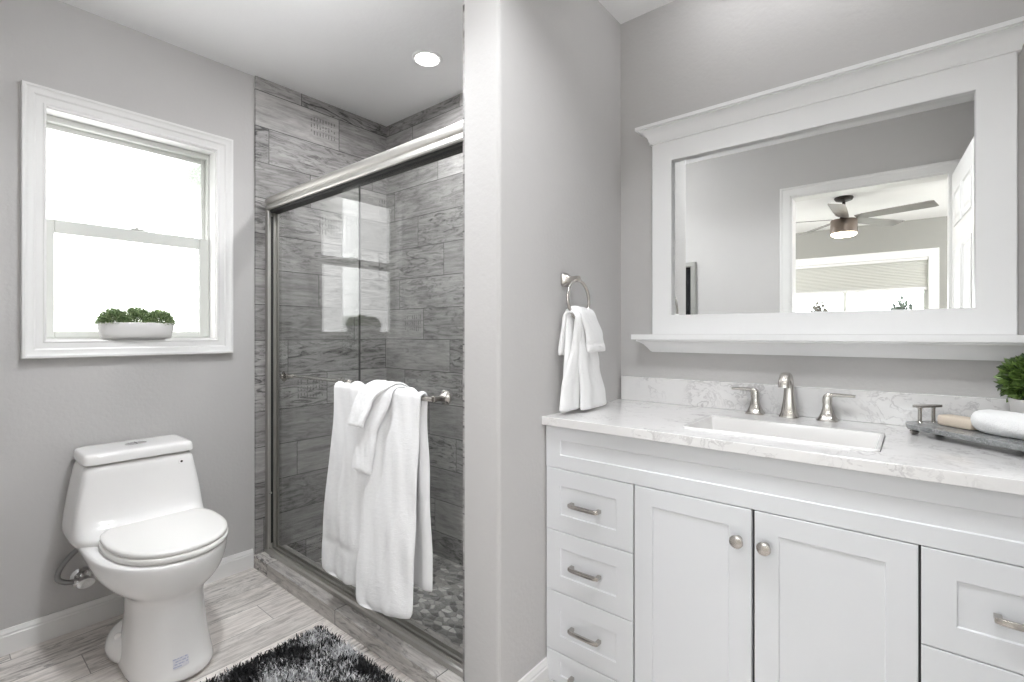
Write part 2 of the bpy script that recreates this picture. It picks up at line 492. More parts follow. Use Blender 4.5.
def add_tube(bm, pts, r, seg=12, closed=False, rb=None, up=None):
    """round (or elliptic r x rb) tube along points; r may be a list"""
    pts = [Vector(p) for p in pts]
    n = len(pts)
    secs = []
    prev_a = None
    for i, p in enumerate(pts):
        if closed:
            d = pts[(i + 1) % n] - pts[i - 1]
        else:
            d = pts[min(i + 1, n - 1)] - pts[max(i - 1, 0)]
        d.normalize()
        if prev_a is None:
            a, b = frame_of(d)
            if up is not None:
                a = d.cross(Vector(up)).normalized()
                b = a.cross(d)
        else:
            a = (prev_a - d * prev_a.dot(d)).normalized()
            b = a.cross(d)
        prev_a = a
        ra = r[i] if isinstance(r, (list, tuple)) else r
        rbb = ra if rb is None else (rb[i] if isinstance(rb, (list, tuple)) else rb)
        secs.append([p + a * ra * math.cos(t * 2 * PI / seg) + b * rbb * math.sin(t * 2 * PI / seg) for t in range(seg)])
    if closed:
        secs.append(secs[0])
        add_loft(bm, secs, False, False)
        bmesh.ops.remove_doubles(bm, verts=bm.verts, dist=1e-6)
    else:
        add_loft(bm, secs)

def add_lathe(bm, prof, origin, axis=(0, 0, 1), seg=28):
    """prof: list of (radius, height along the axis)"""
    ax = Vector(axis).normalized()
    a, b = frame_of(ax)
    o = Vector(origin)
    secs = [[o + ax * h + (a * math.cos(t * 2 * PI / seg) + b * math.sin(t * 2 * PI / seg)) * max(r, 1e-4) for t in range(seg)] for r, h in prof]
    add_loft(bm, secs)

def add_sweep(bm, path, prof, closed, plane):
    """mitred moulding. path: 2D points of the inner line; prof: closed polygon of (out, height).
    plane(p2d, height) -> 3D"""
    n = len(path)
    P = [Vector((p[0], p[1])) for p in path]
    secs = []
    for i in range(n):
        def nrm(a, b):
            d = (b - a).normalized()
            return Vector((d.y, -d.x))
        if closed or 0 < i < n - 1:
            n0 = nrm(P[i - 1], P[i])
            n1 = nrm(P[i], P[(i + 1) % n])
            mt = (n0 + n1) / (1 + n0.dot(n1))
        elif i == 0:
            mt = nrm(P[0], P[1])
        else:
            mt = nrm(P[-2], P[-1])
        secs.append([plane(P[i] + mt * o, h) for o, h in prof])
    if closed:
        rings = [[bm.verts.new(p) for p in s] for s in secs]
        m = len(prof)
        for i in range(n):
            a, b = rings[i], rings[(i + 1) % n]
            for k in range(m):
                l = (k + 1) % m
                bm.faces.new((a[k], a[l], b[l], b[k]))
    else:
        add_loft(bm, secs)

def add_rrect_slab(bm, x0, x1, y0, y1, z0, z1, r, seg=6, edge=0.0, esteps=3):
    """slab with rounded corners in plan and a rolled edge"""
    def ring(inset, z):
        rr = max(r - inset, 1e-3)
        out = []
        for cx_, cy_, a0 in ((x1 - r, y1 - r, 0), (x0 + r, y1 - r, PI / 2), (x0 + r, y0 + r, PI), (x1 - r, y0 + r, 1.5 * PI)):
            for k in range(seg + 1):
                t = a0 + PI / 2 * k / seg
                out.append((cx_ + rr * math.cos(t), cy_ + rr * math.sin(t), z))
        return out
    secs = []
    if edge:
        for k in range(esteps + 1):
            t = PI / 2 * k / esteps
            secs.append(ring(edge * (1 - math.sin(t)), z0 + edge * (1 - math.cos(t))))
        for k in range(esteps + 1):
            t = PI / 2 * k / esteps
            secs.append(ring(edge * (1 - math.cos(t)), z1 - edge * (1 - math.sin(t))))
    else:
        secs = [ring(0, z0), ring(0, z1)]
    add_loft(bm, secs)

def obj(name, bm, m, parent=None, smooth=False, bevel=0.0, bseg=2, sub=0, angle=35):
    bmesh.ops.recalc_face_normals(bm, faces=bm.faces)
    me = bpy.data.meshes.new(name)
    bm.to_mesh(me)
    bm.free()
    o = bpy.data.objects.new(name, me)
    COL.objects.link(o)
    me.materials.append(m)
    if parent is not None:
        o.parent = parent
        if parent.type == 'EMPTY':
            o.matrix_parent_inverse = Matrix.Translation(-Vector(parent.location))
    if bevel:
        md = o.modifiers.new('bevel', 'BEVEL')
        md.width = bevel
        md.segments = bseg
        md.limit_method = 'ANGLE'
        md.angle_limit = math.radians(30)
    if sub:
        md = o.modifiers.new('sub', 'SUBSURF')
        md.levels = sub
        md.render_levels = sub
    if smooth:
        if sub:
            me.shade_smooth()
        else:
            me.shade_smooth()
            try:
                me.set_sharp_from_angle(angle=math.radians(angle))
            except Exception:
                pass
    return o

def np_obj(name, verts, faces, m, parent=None, smooth=False):
    me = bpy.data.meshes.new(name)
    k = faces.shape[1]
    me.vertices.add(len(verts))
    me.vertices.foreach_set('co', np.ascontiguousarray(verts, dtype=np.float32).ravel())
    me.loops.add(faces.size)
    me.loops.foreach_set('vertex_index', np.ascontiguousarray(faces, dtype=np.int32).ravel())
    me.polygons.add(len(faces))
    me.polygons.foreach_set('loop_start', np.arange(0, faces.size, k, dtype=np.int32))
    me.update(calc_edges=True)
    me.validate()
    me.materials.append(m)
    if smooth:
        me.shade_smooth()
    o = bpy.data.objects.new(name, me)
    COL.objects.link(o)
    if parent is not None:
        o.parent = parent
        if parent.type == 'EMPTY':
            o.matrix_parent_inverse = Matrix.Translation(-Vector(parent.location))
    return o

def thing(name, label, cat, loc, group=None):
    o = bpy.data.objects.new(name, None)
    o.empty_display_size = 0.05
    o.location = loc
    COL.objects.link(o)
    o['label'] = label
    o['category'] = cat
    if group:
        o['group'] = group
    return o

def tag(o, label, cat, group=None):
    o['label'] = label
    o['category'] = cat
    if group:
        o['group'] = group
    return o

def struct(o, label=None, cat=None):
    o['kind'] = 'structure'
    if label:
        o['label'] = label
    if cat:
        o['category'] = cat
    return o

# ------------------------------------------------------------------ room shell
WY0, WY1, WZ0, WZ1 = 0.278, 0.885, 1.13, 2.022        # window opening in the left wall
TH = 0.12
bm = newbm()
add_box(bm, XW - TH, XW, YD - TH, WY0, -0.1, ZC)
add_box(bm, XW - TH, XW, WY1, YW + TH, -0.1, ZC)
add_box(bm, XW - TH, XW, WY0, WY1, -0.1, WZ0)
add_box(bm, XW - TH, XW, WY0, WY1, WZ1, ZC)
struct(obj('wall_left', bm, M['wall']), 'grey painted wall with the white window above the toilet', 'wall')

bm = newbm()
add_box(bm, XW, XR + TH, YW, YW + TH, -0.1, ZC)
struct(obj('wall_back', bm, M['wall']), 'grey painted wall behind the white vanity and framed mirror', 'wall')

bm = newbm()
add_rrect_slab(bm, XP0, XP1, YE, YW + 0.02, -0.02, ZC, 0.012, 3)
struct(obj('wall_partition', bm, M['wall']), 'grey stub wall between the shower and the vanity', 'wall')

bm = newbm()
add_box(bm, XR, XR + TH, YD, YW, -0.02, ZC)
struct(obj('wall_right', bm, M['wall']), 'grey painted wall at the right end of the vanity', 'wall')

DX0, DX1, DZ1 = -0.652, 0.146, 2.074                  # bedroom doorway opening
bm = newbm()
add_box(bm, XW, DX0, YD - TH, YD, 0, ZC)
add_box(bm, DX1, XR + TH, YD - TH, YD, 0, ZC)
add_box(bm, DX0, DX1, YD - TH, YD, DZ1, ZC)
struct(obj('wall_front', bm, M['wall']), 'grey wall with the bedroom doorway, seen in the mirror', 'wall')

bm = newbm()
add_box(bm, XW, XR, YD - TH, YW, ZC, ZC + 0.06)
struct(obj('ceiling', bm, M['ceiling']), 'smooth white bathroom ceiling', 'ceiling')

bm = newbm()
add_box(bm, XW, XP0, YD - TH, 1.05, -0.10, 0.0)
add_box(bm, XP0, XR, YD - TH, YW, -0.10, 0.0)
struct(obj('floor', bm, M['floor']), 'weathered wood-look plank floor', 'floor')

bm = newbm()
add_box(bm, XT, XP0 - 0.012, 1.20, YT, -0.12, -0.08)
struct(obj('shower_floor', bm, M['pebble']), 'grey pebble mosaic shower floor', 'floor')

bm = newbm()
add_box(bm, XW, XT, 1.055, YW, -0.09, ZC)
struct(obj('wall_shower_left', bm, M['tile_left']), 'wood-look tiled shower wall beside the window wall', 'wall')
bm = newbm()
add_box(bm, XT, XP0, YT, YW, -0.09, ZC)
struct(obj('wall_shower_back', bm, M['tile_back']), 'wood-look tiled wall at the back of the shower', 'wall')
bm = newbm()
add_box(bm, XP0 - 0.012, XP0, 1.09, YT, -0.09, ZC)
struct(obj('wall_shower_right', bm, M['tile_left']), 'wood-look tiled inner face of the shower stub wall', 'wall')
bm = newbm()
add_box(bm, XW - 0.0, XP0, 1.045, 1.205, -0.09, 0.060)
struct(obj('shower_curb', bm, M['tile_curb'], bevel=0.002), 'low wood-look tiled curb in front of the shower', 'curb')

# baseboards
BASE = [(0, 0), (0.014, 0), (0.014, 0.066), (0.0115, 0.070), (0.0115, 0.076), (0.008, 0.084), (0.006, 0.090), (0, 0.090)]
bm = newbm()
add_sweep(bm, [(XW, 1.045), (XW, YD)][::-1], [(o, h) for o, h in BASE], False, lambda p, h: (p.x, p.y, h))
struct(obj('baseboard_left', bm, M['trim']), 'white baseboard behind the toilet', 'baseboard')
bm = newbm()
add_sweep(bm, [(XP1, YE), (XP1, 1.38)], BASE, False, lambda p, h: (p.x, p.y, h))
struct(obj('baseboard_partition', bm, M['trim']), 'white baseboard around the grey stub wall', 'baseboard')
bm = newbm()
add_sweep(bm, [(DX0 - 0.09, YD), (XW + 0.014, YD)], BASE, False, lambda p, h: (p.x, p.y, h))
struct(obj('baseboard_front', bm, M['trim']), 'white baseboard beside the bedroom doorway', 'baseboard')

# ------------------------------------------------------------------ window_1 (left wall)
win = struct(thing('window_1', 'white double-hung window with frosted panes above the toilet', 'window', (XW, 0.59, WZ0)))
# casing (profile: out from the opening, proud of the wall)
CAS = [(0.0, -0.002), (0.0, 0.010), (0.006, 0.012), (0.010, 0.010), (0.030, 0.013), (0.036, 0.017), (0.050, 0.019), (0.058, 0.024), (0.066, 0.024), (0.068, 0.018), (0.068, -0.002)]
bm = newbm()
y0, y1, z0, z1 = WY0 + 0.003, WY1 - 0.003, WZ0 + 0.003, WZ1 - 0.003
# path is in (y, z); "right of travel" must point outwards -> clockwise order
add_sweep(bm, [(0.298, z0), (y1, z0), (y1, z1), (0.298, z1)], CAS, True, lambda p, h: (XW + h, p.x, p.y))
struct(obj('casing', bm, M['trim'], win, smooth=True, angle=25))
# jamb liner / reveal
bm = newbm()
t = 0.005
xo, xi = XW - TH, XW - 0.001
add_box(bm, xo, xi, y0, y0 + t, z0, z1)
add_box(bm, xo, xi, y1 - t, y1, z0, z1)
add_box(bm, xo, xi, y0 + t, y1 - t, z0, z0 + t)
add_box(bm, xo, xi, y0 + t, y1 - t, z1 - t, z1)
struct(obj('jamb_liner', bm, M['trim'], win))
# outer vinyl frame
fy0, fy1, fz0, fz1 = y0 + t, y1 - t, z0 + t, z1 - t
def rect_frame(bm, x0, x1, a0, a1, c0, c1, w, wt=None, wb=None):
    wt = w if wt is None else wt
    wb = w if wb is None else wb
    add_box(bm, x0, x1, a0, a0 + w, c0, c1)
    add_box(bm, x0, x1, a1 - w, a1, c0, c1)
    add_box(bm, x0, x1, a0 + w, a1 - w, c0, c0 + wb)
    add_box(bm, x0, x1, a0 + w, a1 - w, c1 - wt, c1)
bm = newbm()
rect_frame(bm, XW - 0.118, XW - 0.070, fy0, fy1, fz0, fz1, 0.010, 0.024, 0.010)
struct(obj('outer_frame', bm, M['vinyl'], win, bevel=0.002))
# upper sash (further out)
uz0, uz1 = 1.555, fz1 - 0.022
bm = newbm()
rect_frame(bm, XW - 0.116, XW - 0.098, fy0 + 0.006, fy1 - 0.010, uz0, uz1, 0.016, 0.022, 0.03)
us = struct(obj('upper_sash', bm, M['vinyl'], win, bevel=0.003))
bm = newbm()
add_box(bm, XW - 0.110, XW - 0.106, fy0 + 0.02, fy1 - 0.024, uz0 + 0.028, uz1 - 0.020)
struct(obj('frosted_pane', bm, M['pane'], us))
# lower sash (closer to the room)
lz0, lz1 = fz0 + 0.004, 1.608
bm = newbm()
rect_frame(bm, XW - 0.094, XW - 0.068, fy0 + 0.004, fy1 - 0.004, lz0, lz1, 0.040, 0.052, 0.026)
ls = struct(obj('lower_sash', bm, M['vinyl'], win, bevel=0.004))
bm = newbm()
add_box(bm, XW - 0.086, XW - 0.081, fy0 + 0.04, fy1 - 0.04, lz0 + 0.024, lz1 - 0.050)
struct(obj('frosted_pane', bm, M['pane'], ls))
bm = newbm()
add_box(bm, XW - 0.090, XW - 0.070, 0.575, 0.625, lz1, lz1 + 0.006)
add_box(bm, XW - 0.088, XW - 0.074, 0.590, 0.602, lz1 + 0.004, lz1 + 0.014)
struct(obj('sash_lock', bm, M['vinyl'], ls, bevel=0.002))

# ------------------------------------------------------------------ planter on the sill
SILL = z0 + t
def oval_ring(cx_, cy_, a, b, z, n=40, e=2.6):
    out = []
    for k in range(n):
        th = 2 * PI * k / n
        c, s = math.cos(th), math.sin(th)
        out.append((cx_ + a * math.copysign(abs(c) ** (2 / e), c), cy_ + b * math.copysign(abs(s) ** (2 / e), s), z))
    return out
PCX, PCY = XW - 0.012, 0.582
pl = thing('planter', 'low white oval planter of green sprigs on the window sill', 'planter', (PCX, PCY, SILL))
bm = newbm()
prof = [(0.036, 0.115, 0.000), (0.041, 0.122, 0.004), (0.044, 0.127, 0.02), (0.047, 0.131, 0.045), (0.048, 0.132, 0.064), (0.047, 0.131, 0.067), (0.044, 0.128, 0.066), (0.043, 0.126, 0.055)]
add_loft(bm, [oval_ring(PCX, PCY, a, b, SILL + h) for a, b, h in prof])
obj('bowl', bm, M['ceramic'], pl, smooth=True, angle=50)
bm = newbm()
add_loft(bm, [oval_ring(PCX, PCY, 0.0425, 0.1255, SILL + 0.052), oval_ring(PCX, PCY, 0.0425, 0.1255, SILL + 0.060)])
obj('soil', bm, M['soil'], pl)
rng = np.random.default_rng(4)

def leaf_cloud(pos, dirs, length, width, rng, curl=0.25):
    """one small 4-vertex-diamond leaf per position -> verts, faces(quads)"""
    n = len(pos)
    d = dirs / np.linalg.norm(dirs, axis=1, keepdims=True)
    r = rng.normal(size=(n, 3))
    s = np.cross(d, r)
    s /= np.linalg.norm(s, axis=1, keepdims=True) + 1e-9
    u = np.cross(s, d)
    L = (length * rng.uniform(0.7, 1.25, n))[:, None]
    Wd = (width * rng.uniform(0.75, 1.2, n))[:, None]
    # six-vertex leaf: base, two low sides, two high sides, tip, folded along the midrib
    v = np.stack([pos,
                  pos + d * L * 0.35 + s * Wd * 0.5 + u * Wd * curl,
                  pos + d * L * 0.42 - u * Wd * 0.05,
                  pos + d * L * 0.35 - s * Wd * 0.5 + u * Wd * curl,
                  pos + d * L * 0.78 + s * Wd * 0.36 + u * Wd * curl * 0.7,
                  pos + d * L - u * Wd * 0.15,
                  pos + d * L * 0.78 - s * Wd * 0.36 + u * Wd * curl * 0.7], axis=1)
    base = (np.arange(n) * 7)[:, None]
    f = np.concatenate([base + np.array([[0, 1, 2, 3]]), base + np.array([[2, 1, 4, 5]]), base + np.array([[2, 5, 6, 3]])], axis=0)
    return v.reshape(-1, 3), f

pos, dirs = [], []
for my, mr, mh in ((-0.080, 0.052, 0.050), (0.0, 0.060, 0.058), (0.078, 0.055, 0.050)):
    for k in range(1500):
        th = rng.uniform(0, 2 * PI)
        ph = math.acos(rng.uniform(0.0, 1))
        dd = np.array([math.sin(ph) * math.cos(th), math.sin(ph) * math.sin(th), math.cos(ph)])
        q = rng.uniform(0.55, 1.0)
        p = np.array([PCX, PCY + my, SILL + 0.060]) + q * dd * np.array([0.042, mr * 0.98, mh * 1.15])
        pos.append(p)
        dirs.append(dd + rng.normal(0, 0.45, 3) + np.array([0, 0, 0.15]))
v, f = leaf_cloud(np.array(pos), np.array(dirs), 0.014, 0.0045, rng)
np_obj('foliage', v, f, M['leaf_sprig'], pl)

# ------------------------------------------------------------------ toilet
TY = 0.555
toilet = thing('toilet', 'white one-piece toilet under the window, lid closed', 'toilet', (-2.15, TY, 0))
def tsec(z, xb, xf, hw, xm, nf, nb, n=48):
    out = []
    for k in range(n):
        th = 2 * PI * k / n
        c, s = math.cos(th), math.sin(th)
        e = nf if c >= 0 else nb
        L = (xf - xm) if c >= 0 else (xm - xb)
        x = xm + L * math.copysign(abs(c) ** (2 / e), c)
        y = hw * math.copysign(abs(s) ** (2 / e), s)
        out.append((x, TY + y, z))
    return out
bm = newbm()
add_loft(bm, [
    tsec(0.000, -2.30, -1.866, 0.128, -2.06, 2.5, 2.6),
    tsec(0.012, -2.30, -1.864, 0.129, -2.06, 2.5, 2.6),
    tsec(0.060, -2.29, -1.882, 0.119, -2.06, 2.5, 2.6),
    tsec(0.120, -2.28, -1.898, 0.111, -2.06, 2.5, 2.6),
    tsec(0.190, -2.27, -1.910, 0.105, -2.07, 2.4, 2.6),
    tsec(0.245, -2.26, -1.915, 0.105, -2.08, 2.4, 2.6),
    tsec(0.266, -2.29, -1.910, 0.112, -2.09, 2.3, 2.7),
    tsec(0.282, -2.33, -1.896, 0.132, -2.10, 2.2, 2.7),
    tsec(0.303, -2.385, -1.876, 0.160, -2.11, 2.2, 2.8),
    tsec(0.333, -2.450, -1.860, 0.184, -2.14, 2.2, 3.2),
    tsec(0.368, -2.500, -1.850, 0.198, -2.16, 2.2, 4.4),
    tsec(0.400, -2.518, -1.847, 0.205, -2.18, 2.2, 7.0),
    tsec(0.410, -2.518, -1.851, 0.203, -2.18, 2.2, 7.0),
    tsec(0.413, -2.515, -1.861, 0.192, -2.18, 2.2, 7.0),
])
obj('bowl', bm, M['porcelain'], toilet, smooth=True, sub=1)
TYB = TY
TY = 0.544
bm = newbm()
add_loft(bm, [
    tsec(0.372, -2.47, -2.34, 0.170, -2.41, 4.0, 6.0),
    tsec(0.380, -2.50, -2.28, 0.194, -2.41, 4.0, 7.0),
    tsec(0.400, -2.518, -2.20, 0.208, -2.41, 4.0, 9.0),
    tsec(0.425, -2.524, -2.19, 0.2105, -2.41, 4.5, 10.0),
    tsec(0.445, -2.524, -2.245, 0.209, -2.41, 5.5, 10.0),
    tsec(0.475, -2.524, -2.275, 0.2055, -2.41, 8.0, 10.0),
    tsec(0.530, -2.524, -2.285, 0.198, -2.41, 10.0, 10.0),
    tsec(0.600, -2.524, -2.295, 0.186, -2.41, 10.0, 10.0),
    tsec(0.665, -2.524, -2.303, 0.173, -2.41, 10.0, 10.0),
    tsec(0.6745, -2.524, -2.304, 0.172, -2.41, 10.0, 10.0),
])
tank = obj('tank', bm, M['porcelain'], toilet, smooth=True, sub=1)
bm = newbm()
add_loft(bm, [
    tsec(0.6770, -2.525, -2.302, 0.172, -2.41, 11.0, 11.0),
    tsec(0.6785, -2.528, -2.299, 0.175, -2.41, 11.0, 11.0),
    tsec(0.6810, -2.528, -2.298, 0.176, -2.41, 11.0, 11.0),
    tsec(0.7020, -2.528, -2.299, 0.175, -2.41, 11.0, 11.0),
    tsec(0.7110, -2.527, -2.303, 0.172, -2.41, 11.0, 11.0),
    tsec(0.7155, -2.524, -2.311, 0.165, -2.41, 10.0, 11.0),
    tsec(0.7175, -2.505, -2.335, 0.140, -2.41, 8.0, 11.0),
])
tl = obj('tank_lid', bm, M['porcelain'], toilet, smooth=True, sub=1)
bm = newbm()
add_loft(bm, [oval_ring(-2.405, TY, 0.019, 0.036, 0.7185, 32, 2), oval_ring(-2.405, TY, 0.019, 0.036, 0.7215, 32, 2), oval_ring(-2.405, TY, 0.017, 0.034, 0.7225, 32, 2)])
bm2 = newbm()
add_box(bm2, -2.424, -2.386, TY - 0.0012, TY + 0.0012, 0.7222, 0.7229)
fb = obj('flush_button', bm, M['chrome'], tl, smooth=True)
obj('button_split', bm2, M['gasket'], fb)
TY = 0.567
bm = newbm()
add_loft(bm, [
    tsec(0.414, -2.285, -1.854, 0.177, -2.11, 2.2, 3.3),
    tsec(0.417, -2.288, -1.850, 0.181, -2.11, 2.2, 3.3),
    tsec(0.430, -2.288, -1.850, 0.181, -2.11, 2.2, 3.3),
    tsec(0.433, -2.285, -1.854, 0.178, -2.11, 2.2, 3.3),
])
obj('seat', bm, M['seat'], toilet, smooth=True, angle=60)
bm = newbm()
add_loft(bm, [
    tsec(0.4352, -2.285, -1.857, 0.175, -2.11, 2.2, 3.3),
    tsec(0.438, -2.287, -1.854, 0.178, -2.11, 2.2, 3.3),
    tsec(0.447, -2.287, -1.854, 0.178, -2.11, 2.2, 3.3),
    tsec(0.4500, -2.285, -1.857, 0.175, -2.11, 2.2, 3.3),
    tsec(0.4520, -2.275, -1.870, 0.162, -2.11, 2.2, 3.3),
])
obj('seat_lid', bm, M['seat'], toilet, smooth=True, angle=60)
TY = TYB
# side foot with bolt cap behind the pedestal
bm = newbm()
def foot(z, hw, a):
    return [( -2.195 + a * math.cos(2 * PI * k / 28), TY - 0.036 + hw * math.sin(2 * PI * k / 28), z) for k in range(28)]
add_loft(bm, [foot(0.0, 0.112, 0.15), foot(0.045, 0.112, 0.15), foot(0.075, 0.100, 0.135), foot(0.10, 0.075, 0.10), foot(0.108, 0.04, 0.05)])
obj('trapway_foot', bm, M['porcelain'], toilet, smooth=True, sub=1)
bm = newbm()
add_lathe(bm, [(0.012, 0.0), (0.012, 0.004), (0.008, 0.011), (0.003, 0.0135)], (-2.17, TY - 0.115, 0.088), (0.1, -0.5, 1))
obj('bolt_cap', bm, M['seat'], toilet, smooth=True)
# small round badge on the tank front
bm = newbm()
add_lathe(bm, [(0.011, 0.0), (0.011, 0.0015)], (-2.3000, TY + 0.116, 0.640), (1, 0, 0.12), 20)
bd = obj('badge', bm, M['porcelain'], tank)
bm = newbm()
add_lathe(bm, [(0.0045, 0.0), (0.0045, 0.0022)], (-2.3000, TY + 0.116, 0.640), (1, 0, 0.12), 12)
obj('badge_mark', bm, M['fandark'], bd)
# sticker near the foot of the pedestal
bm = newbm()
def ped_x(y, z):
    k = z / 0.06
    xf = -1.864 + (-1.882 + 1.864) * min(1, k)
    hw = 0.129 + (0.119 - 0.129) * min(1, k)
    s = min(0.999, abs(y - TY) / hw)
    return -2.06 + (xf + 2.06) * (1 - s ** 2.5) ** (1 / 2.5)
ys = np.linspace(TY - 0.030, TY + 0.014, 8)
for a, b in zip(ys[:-1], ys[1:]):
    add_quad(bm, [(ped_x(a, 0.05) + 0.002, a, 0.052), (ped_x(b, 0.05) + 0.002, b, 0.052), (ped_x(b, 0.08) - 0.001, b, 0.084), (ped_x(a, 0.08) - 0.001, a, 0.084)])
stk = obj('sticker', bm, M['sticker'], toilet)
stk['label'] = 'small printed blue and white sticker'

# water supply valve and hose
sv = thing('supply_valve', 'chrome shut-off valve with braided hose on the wall behind the toilet', 'valve', (XW, 0.40, 0.21))
bm = newbm()
add_lathe(bm, [(0.036, 0.0), (0.036, 0.003), (0.026, 0.014), (0.012, 0.014)], (XW, 0.40, 0.200), (1, 0, 0))
obj('escutcheon', bm, M['chrome'], sv, smooth=True)
bm = newbm()
add_lathe(bm, [(0.009, 0.0), (0.009, 0.035), (0.019, 0.037), (0.019, 0.064), (0.010, 0.064)], (XW + 0.010, 0.40, 0.200), (1, 0, 0))
add_lathe(bm, [(0.010, 0.0), (0.010, 0.022), (0.013, 0.022), (0.013, 0.034), (0.008, 0.036)], (XW + 0.058, 0.40, 0.200), (0, -1, 0.15))
obj('valve_body', bm, M['chrome'], sv, smooth=True)
bm = newbm()
add_loft(bm, [[(XW + 0.070 + d, 0.40 + 0.027 * math.cos(2 * PI * k / 24), 0.200 + 0.018 * math.sin(2 * PI * k / 24)) for k in range(24)] for d in (0.0, 0.003, 0.014, 0.017)])
obj('valve_handle', bm, M['chrome'], sv, smooth=True)
bm = newbm()
cps = [(XW + 0.058, 0.366, 0.210), (XW + 0.056, 0.345, 0.215), (XW + 0.053, 0.325, 0.232), (XW + 0.050, 0.326, 0.258), (XW + 0.048, 0.345, 0.290), (XW + 0.048, 0.372, 0.318), (XW + 0.055, 0.405, 0.345), (XW + 0.075, 0.43, 0.36)]
def catmull(p, n=8):
    p = [Vector(q) for q in p]
    p = [p[0] * 2 - p[1]] + p + [p[-1] * 2 - p[-2]]
    out = []
    for i in range(1, len(p) - 2):
        for k in range(n):
            t_ = k / n
            a, b, c, d = p[i - 1], p[i], p[i + 1], p[i + 2]
            out.append(0.5 * ((2 * b) + (c - a) * t_ + (2 * a - 5 * b + 4 * c - d) * t_ ** 2 + (3 * b - a - 3 * c + d) * t_ ** 3))
    out.append(p[-2])
    return out
add_tube(bm, catmull(cps), 0.0095, 12)
obj('hose', bm, M['hose'], sv, smooth=True)

# ------------------------------------------------------------------ shower door
SD = thing('shower_door', 'framed sliding glass shower door with nickel header and towel bar', 'shower door', (-1.82, 1.13, 0.06))
XSL, XSR = XT, XP0 - 0.0
# header: rounded front profile, extruded along X
bm = newbm()
hp = [(1.165, 1.783), (1.165, 1.846), (1.150, 1.853), (1.128, 1.853), (1.113, 1.848), (1.104, 1.838), (1.101, 1.825), (1.104, 1.813), (1.110, 1.808), (1.108, 1.800), (1.101, 1.795), (1.099, 1.786), (1.101, 1.779), (1.108, 1.777), (1.113, 1.783)]
add_loft(bm, [[(x, y, z) for y, z in hp] for x in (XSL, XSR)])
hd = obj('header_rail', bm, M['nickel_light'], SD, smooth=True, angle=28)
bm = newbm()
add_box(bm, XSL + 0.02, XSR, 1.114, 1.160, 1.768, 1.784)
obj('header_strip', bm, M['gasket'], hd)  # dark strip along the underside of the header
# side jambs
def jamb(x0, x1):
    bm = newbm()
    s = 1 if x1 > x0 else -1
    pr = [(0, 1.102), (0.010, 1.100), (0.024, 1.104), (0.026, 1.110), (0.026, 1.118), (0.010, 1.120), (0.010, 1.132), (0.022, 1.133), (0.022, 1.138), (0.010, 1.140), (0.010, 1.152), (0.026, 1.153), (0.026, 1.160), (0.0, 1.162)]
    add_loft(bm, [[(x0 + s * d, y, z) for d, y in pr] for z in (0.060, 1.785)])
    return bm
j = obj('side_jamb', jamb(XSL, XSL + 1), M['nickel_light'], SD, smooth=True, angle=28)
bm = newbm()
add_box(bm, XSL + 0.010, XSL + 0.018, 1.1185, 1.1325, 0.10, 1.75)
obj('bumper_strip', bm, M['gasket'], j)
obj('side_jamb', jamb(XSR - 0.0, XSR - 1), M['nickel_light'], SD, smooth=True, angle=28)
# bottom track
bm = newbm()
tp = [(1.097, 0.060), (1.097, 0.064), (1.101, 0.074), (1.108, 0.078), (1.111, 0.086), (1.115, 0.086), (1.117, 0.070), (1.132, 0.070), (1.134, 0.078), (1.139, 0.078), (1.141, 0.068), (1.154, 0.068), (1.156, 0.082), (1.160, 0.082), (1.163, 0.060)]
add_loft(bm, [[(x, y, z) for y, z in tp] for x in (XSL, XSR)])
obj('bottom_track', bm, M['nickel_light'], SD, smooth=True, angle=28)
# glass panels
bm = newbm()
add_box(bm, XSL + 0.028, -1.765, 1.143, 1.149, 0.085, 1.790)
gi = obj('glass_panel', bm, M['glass'], SD)
gi['label'] = 'inner sliding glass panel with the inside towel bar'
bm = newbm()
add_box(bm, -1.855, XSR - 0.012, 1.122, 1.128, 0.088, 1.790)
go = obj('glass_panel', bm, M['glass'], SD)
go['label'] = 'outer sliding glass panel with the towels on its bar'
# dark sealed edge where the panels overlap
bm = newbm()
add_box(bm, -1.765, -1.7615, 1.1425, 1.1495, 0.085, 1.775)
obj('edge_seal', bm, M['gasket'], gi)

BARZ, BARY = 0.944, 1.062
def towel_bar(xa, xb, yb, yg, parent):
    """bar with a flared post and rosette at each end; yg = glass face"""
    bm = newbm()
    add_tube(bm, [(xa - 0.004, yb, BARZ), (xb + 0.004, yb, BARZ)], 0.0085, 14)
    s = 1 if yg > yb else -1
    for x in (xa, xb):
        d = abs(yg - yb)
        add_lathe(bm, [(0.006, 0), (0.0105, 0.003), (0.011, 0.012), (0.010, 0.022), (0.013, d - 0.018), (0.020, d - 0.008), (0.025, d - 0.005), (0.026, d - 0.001), (0.026, d)], (x, yb - s * 0.010 if False else yb, BARZ), (0, s, 0), 20)
    o = obj('towel_bar', bm, M['nickel'], parent, smooth=True, angle=40)
    return o
tb = towel_bar(-1.800, -1.217, BARY, 1.122, go)
ti = towel_bar(-2.430, -1.900, 1.200, 1.149, gi)
bm = newbm()
for x in (-2.430, -1.900):
    add_lathe(bm, [(0.013, 0), (0.013, 0.004), (0.010, 0.008)], (x, 1.1425, BARZ), (0, -1, 0), 18)
obj('bolt_cap', bm, M['nickel'], gi, smooth=True)
# roller guide clip on the jamb
bm = newbm()
add_box(bm, XSL + 0.018, XSL + 0.034, 1.108, 1.121, 0.353, 0.361)
obj('jamb_clip', bm, M['nickel_light'], SD, bevel=0.002)

